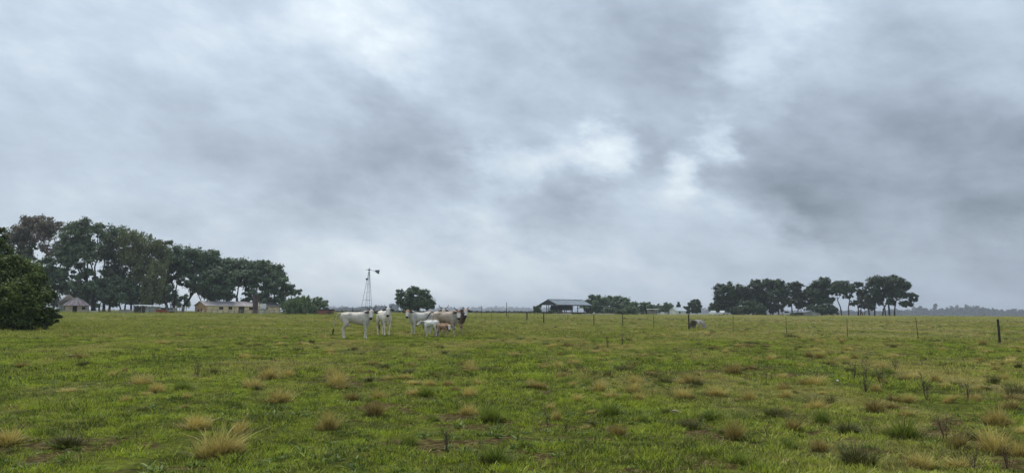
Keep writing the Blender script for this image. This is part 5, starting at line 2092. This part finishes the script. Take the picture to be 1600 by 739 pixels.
    for i, s_ in enumerate((-1, 1)):
        for X, sy in ((.548 + feet[i], s_ * .14), (-.542 + feet[2 + i], s_ * .13)):
            m_ = MB()
            vs, fs = loft([((X, sy, .052), (.050, 0, 0), (0, .050, 0)), ((X + .012, sy, -.008), (.064, 0, 0), (0, .055, 0))], 10)
            m_.add(vs, fs)
            part(m_, 'hoof', M_HOOF, False)
    return root


WHITE = (.78, .71, .60)
WSHADE = (.44, .40, .34)
make_cow(555.5, 529.8, 8, -86, 'leftmost grey white cow, side on, tail held out and head turned to the camera', 1.06, (.68, .61, .52), (.42, .37, .31), legs=(.70, .65, .56), fore=(.66, .53, .42),
         front=(.60, .56, .49), horns=.20, tail='out', feet=(.04, -.06, -.03, .02))
make_cow(599.5, 524.3, -60, -88, 'white cow facing the camera with a pure white face, second from the left', 1.10, WHITE, WSHADE, fore=(.76, .74, .70), horns=.17, feet=(.03, -.05, 0, .05), poll_z=1.54)
make_cow(657, 523.4, -157, -98, 'white cow with a tan forehead standing behind the white calf', 1.04, (.62, .585, .52), (.40, .375, .33), fore=(.48, .25, .13), horns=.06, feet=(.02, -.08, 0, 0), poll_z=1.53)
make_cow(673.5, 526.3, 146, -172, 'small white calf in the middle of the group, nosing the cow beside it', .70, (.80, .77, .70), (.66, .62, .56), fore=(.35, .32, .30), calf=True, horns=0, pitch=38, poll_z=1.28,
         feet=(.04, -.10, .08, -.10))
make_cow(678, 521.3, -30, -92, 'pale wide horned cow mostly hidden at the back, its head above the others', 1.08, (.54, .48, .41), (.46, .33, .25), fore=(.62, .52, .43), horns=.27, poll_z=1.54)
make_cow(696.5, 526.9, -22, -84, 'large tan grey cow with brown forehead, tail swung out, over the brown calf', 1.10, (.46, .375, .285), (.30, .24, .185), legs=(.60, .52, .43), front=(.48, .43, .36), fore=(.27, .14, .08),
         neckc=(.54, .49, .42), horns=.20, tail='swing', feet=(.05, -.08, -.02, .06), poll_z=1.44, knee=(.12, .10, .09))
make_cow(693, 526.9, -34, -85, 'reddish brown calf with a white face under the large tan grey cow', .59, (.38, .235, .145), (.28, .17, .11), legs=(.46, .34, .24), fore=(.50, .36, .27), calf=True, horns=0, dD=-.9, poll_z=1.22,
         feet=(.0, -.08, .05, -.04))
make_cow(708.5, 522.6, -18, -88, 'reddish brown cow with dark neck and white blazed face, rightmost of the group', 1.13, (.34, .18, .105), (.23, .125, .08), legs=(.46, .32, .22), front=(.16, .105, .08), neckc=(.085, .06, .052),
         fore=(.62, .46, .36), horns=.13, feet=(.04, -.05, 0, 0), poll_z=1.51, knee=(.12, .08, .06))

# ------------------------------------------------------------------ haze round the whole place
hm = bpy.data.materials.new('haze')
hm.use_nodes = True
ht = hm.node_tree
for n_ in list(ht.nodes):
    ht.nodes.remove(n_)
pvn = ht.nodes.new('ShaderNodeVolumePrincipled')
pvn.inputs['Color'].default_value = (.80, .86, .94, 1)
pvn.inputs['Density'].default_value = .00026
pvn.inputs['Anisotropy'].default_value = 0.0
ho = ht.nodes.new('ShaderNodeOutputMaterial')
ht.links.new(pvn.outputs[0], ho.inputs['Volume'])
b = MB()
b.box((0, 0, 22.0), (14600, 14600, 52.0))
o = b.build('haze', hm)
tag(o, 'thin damp air fading the far trees to blue grey', kind='stuff')
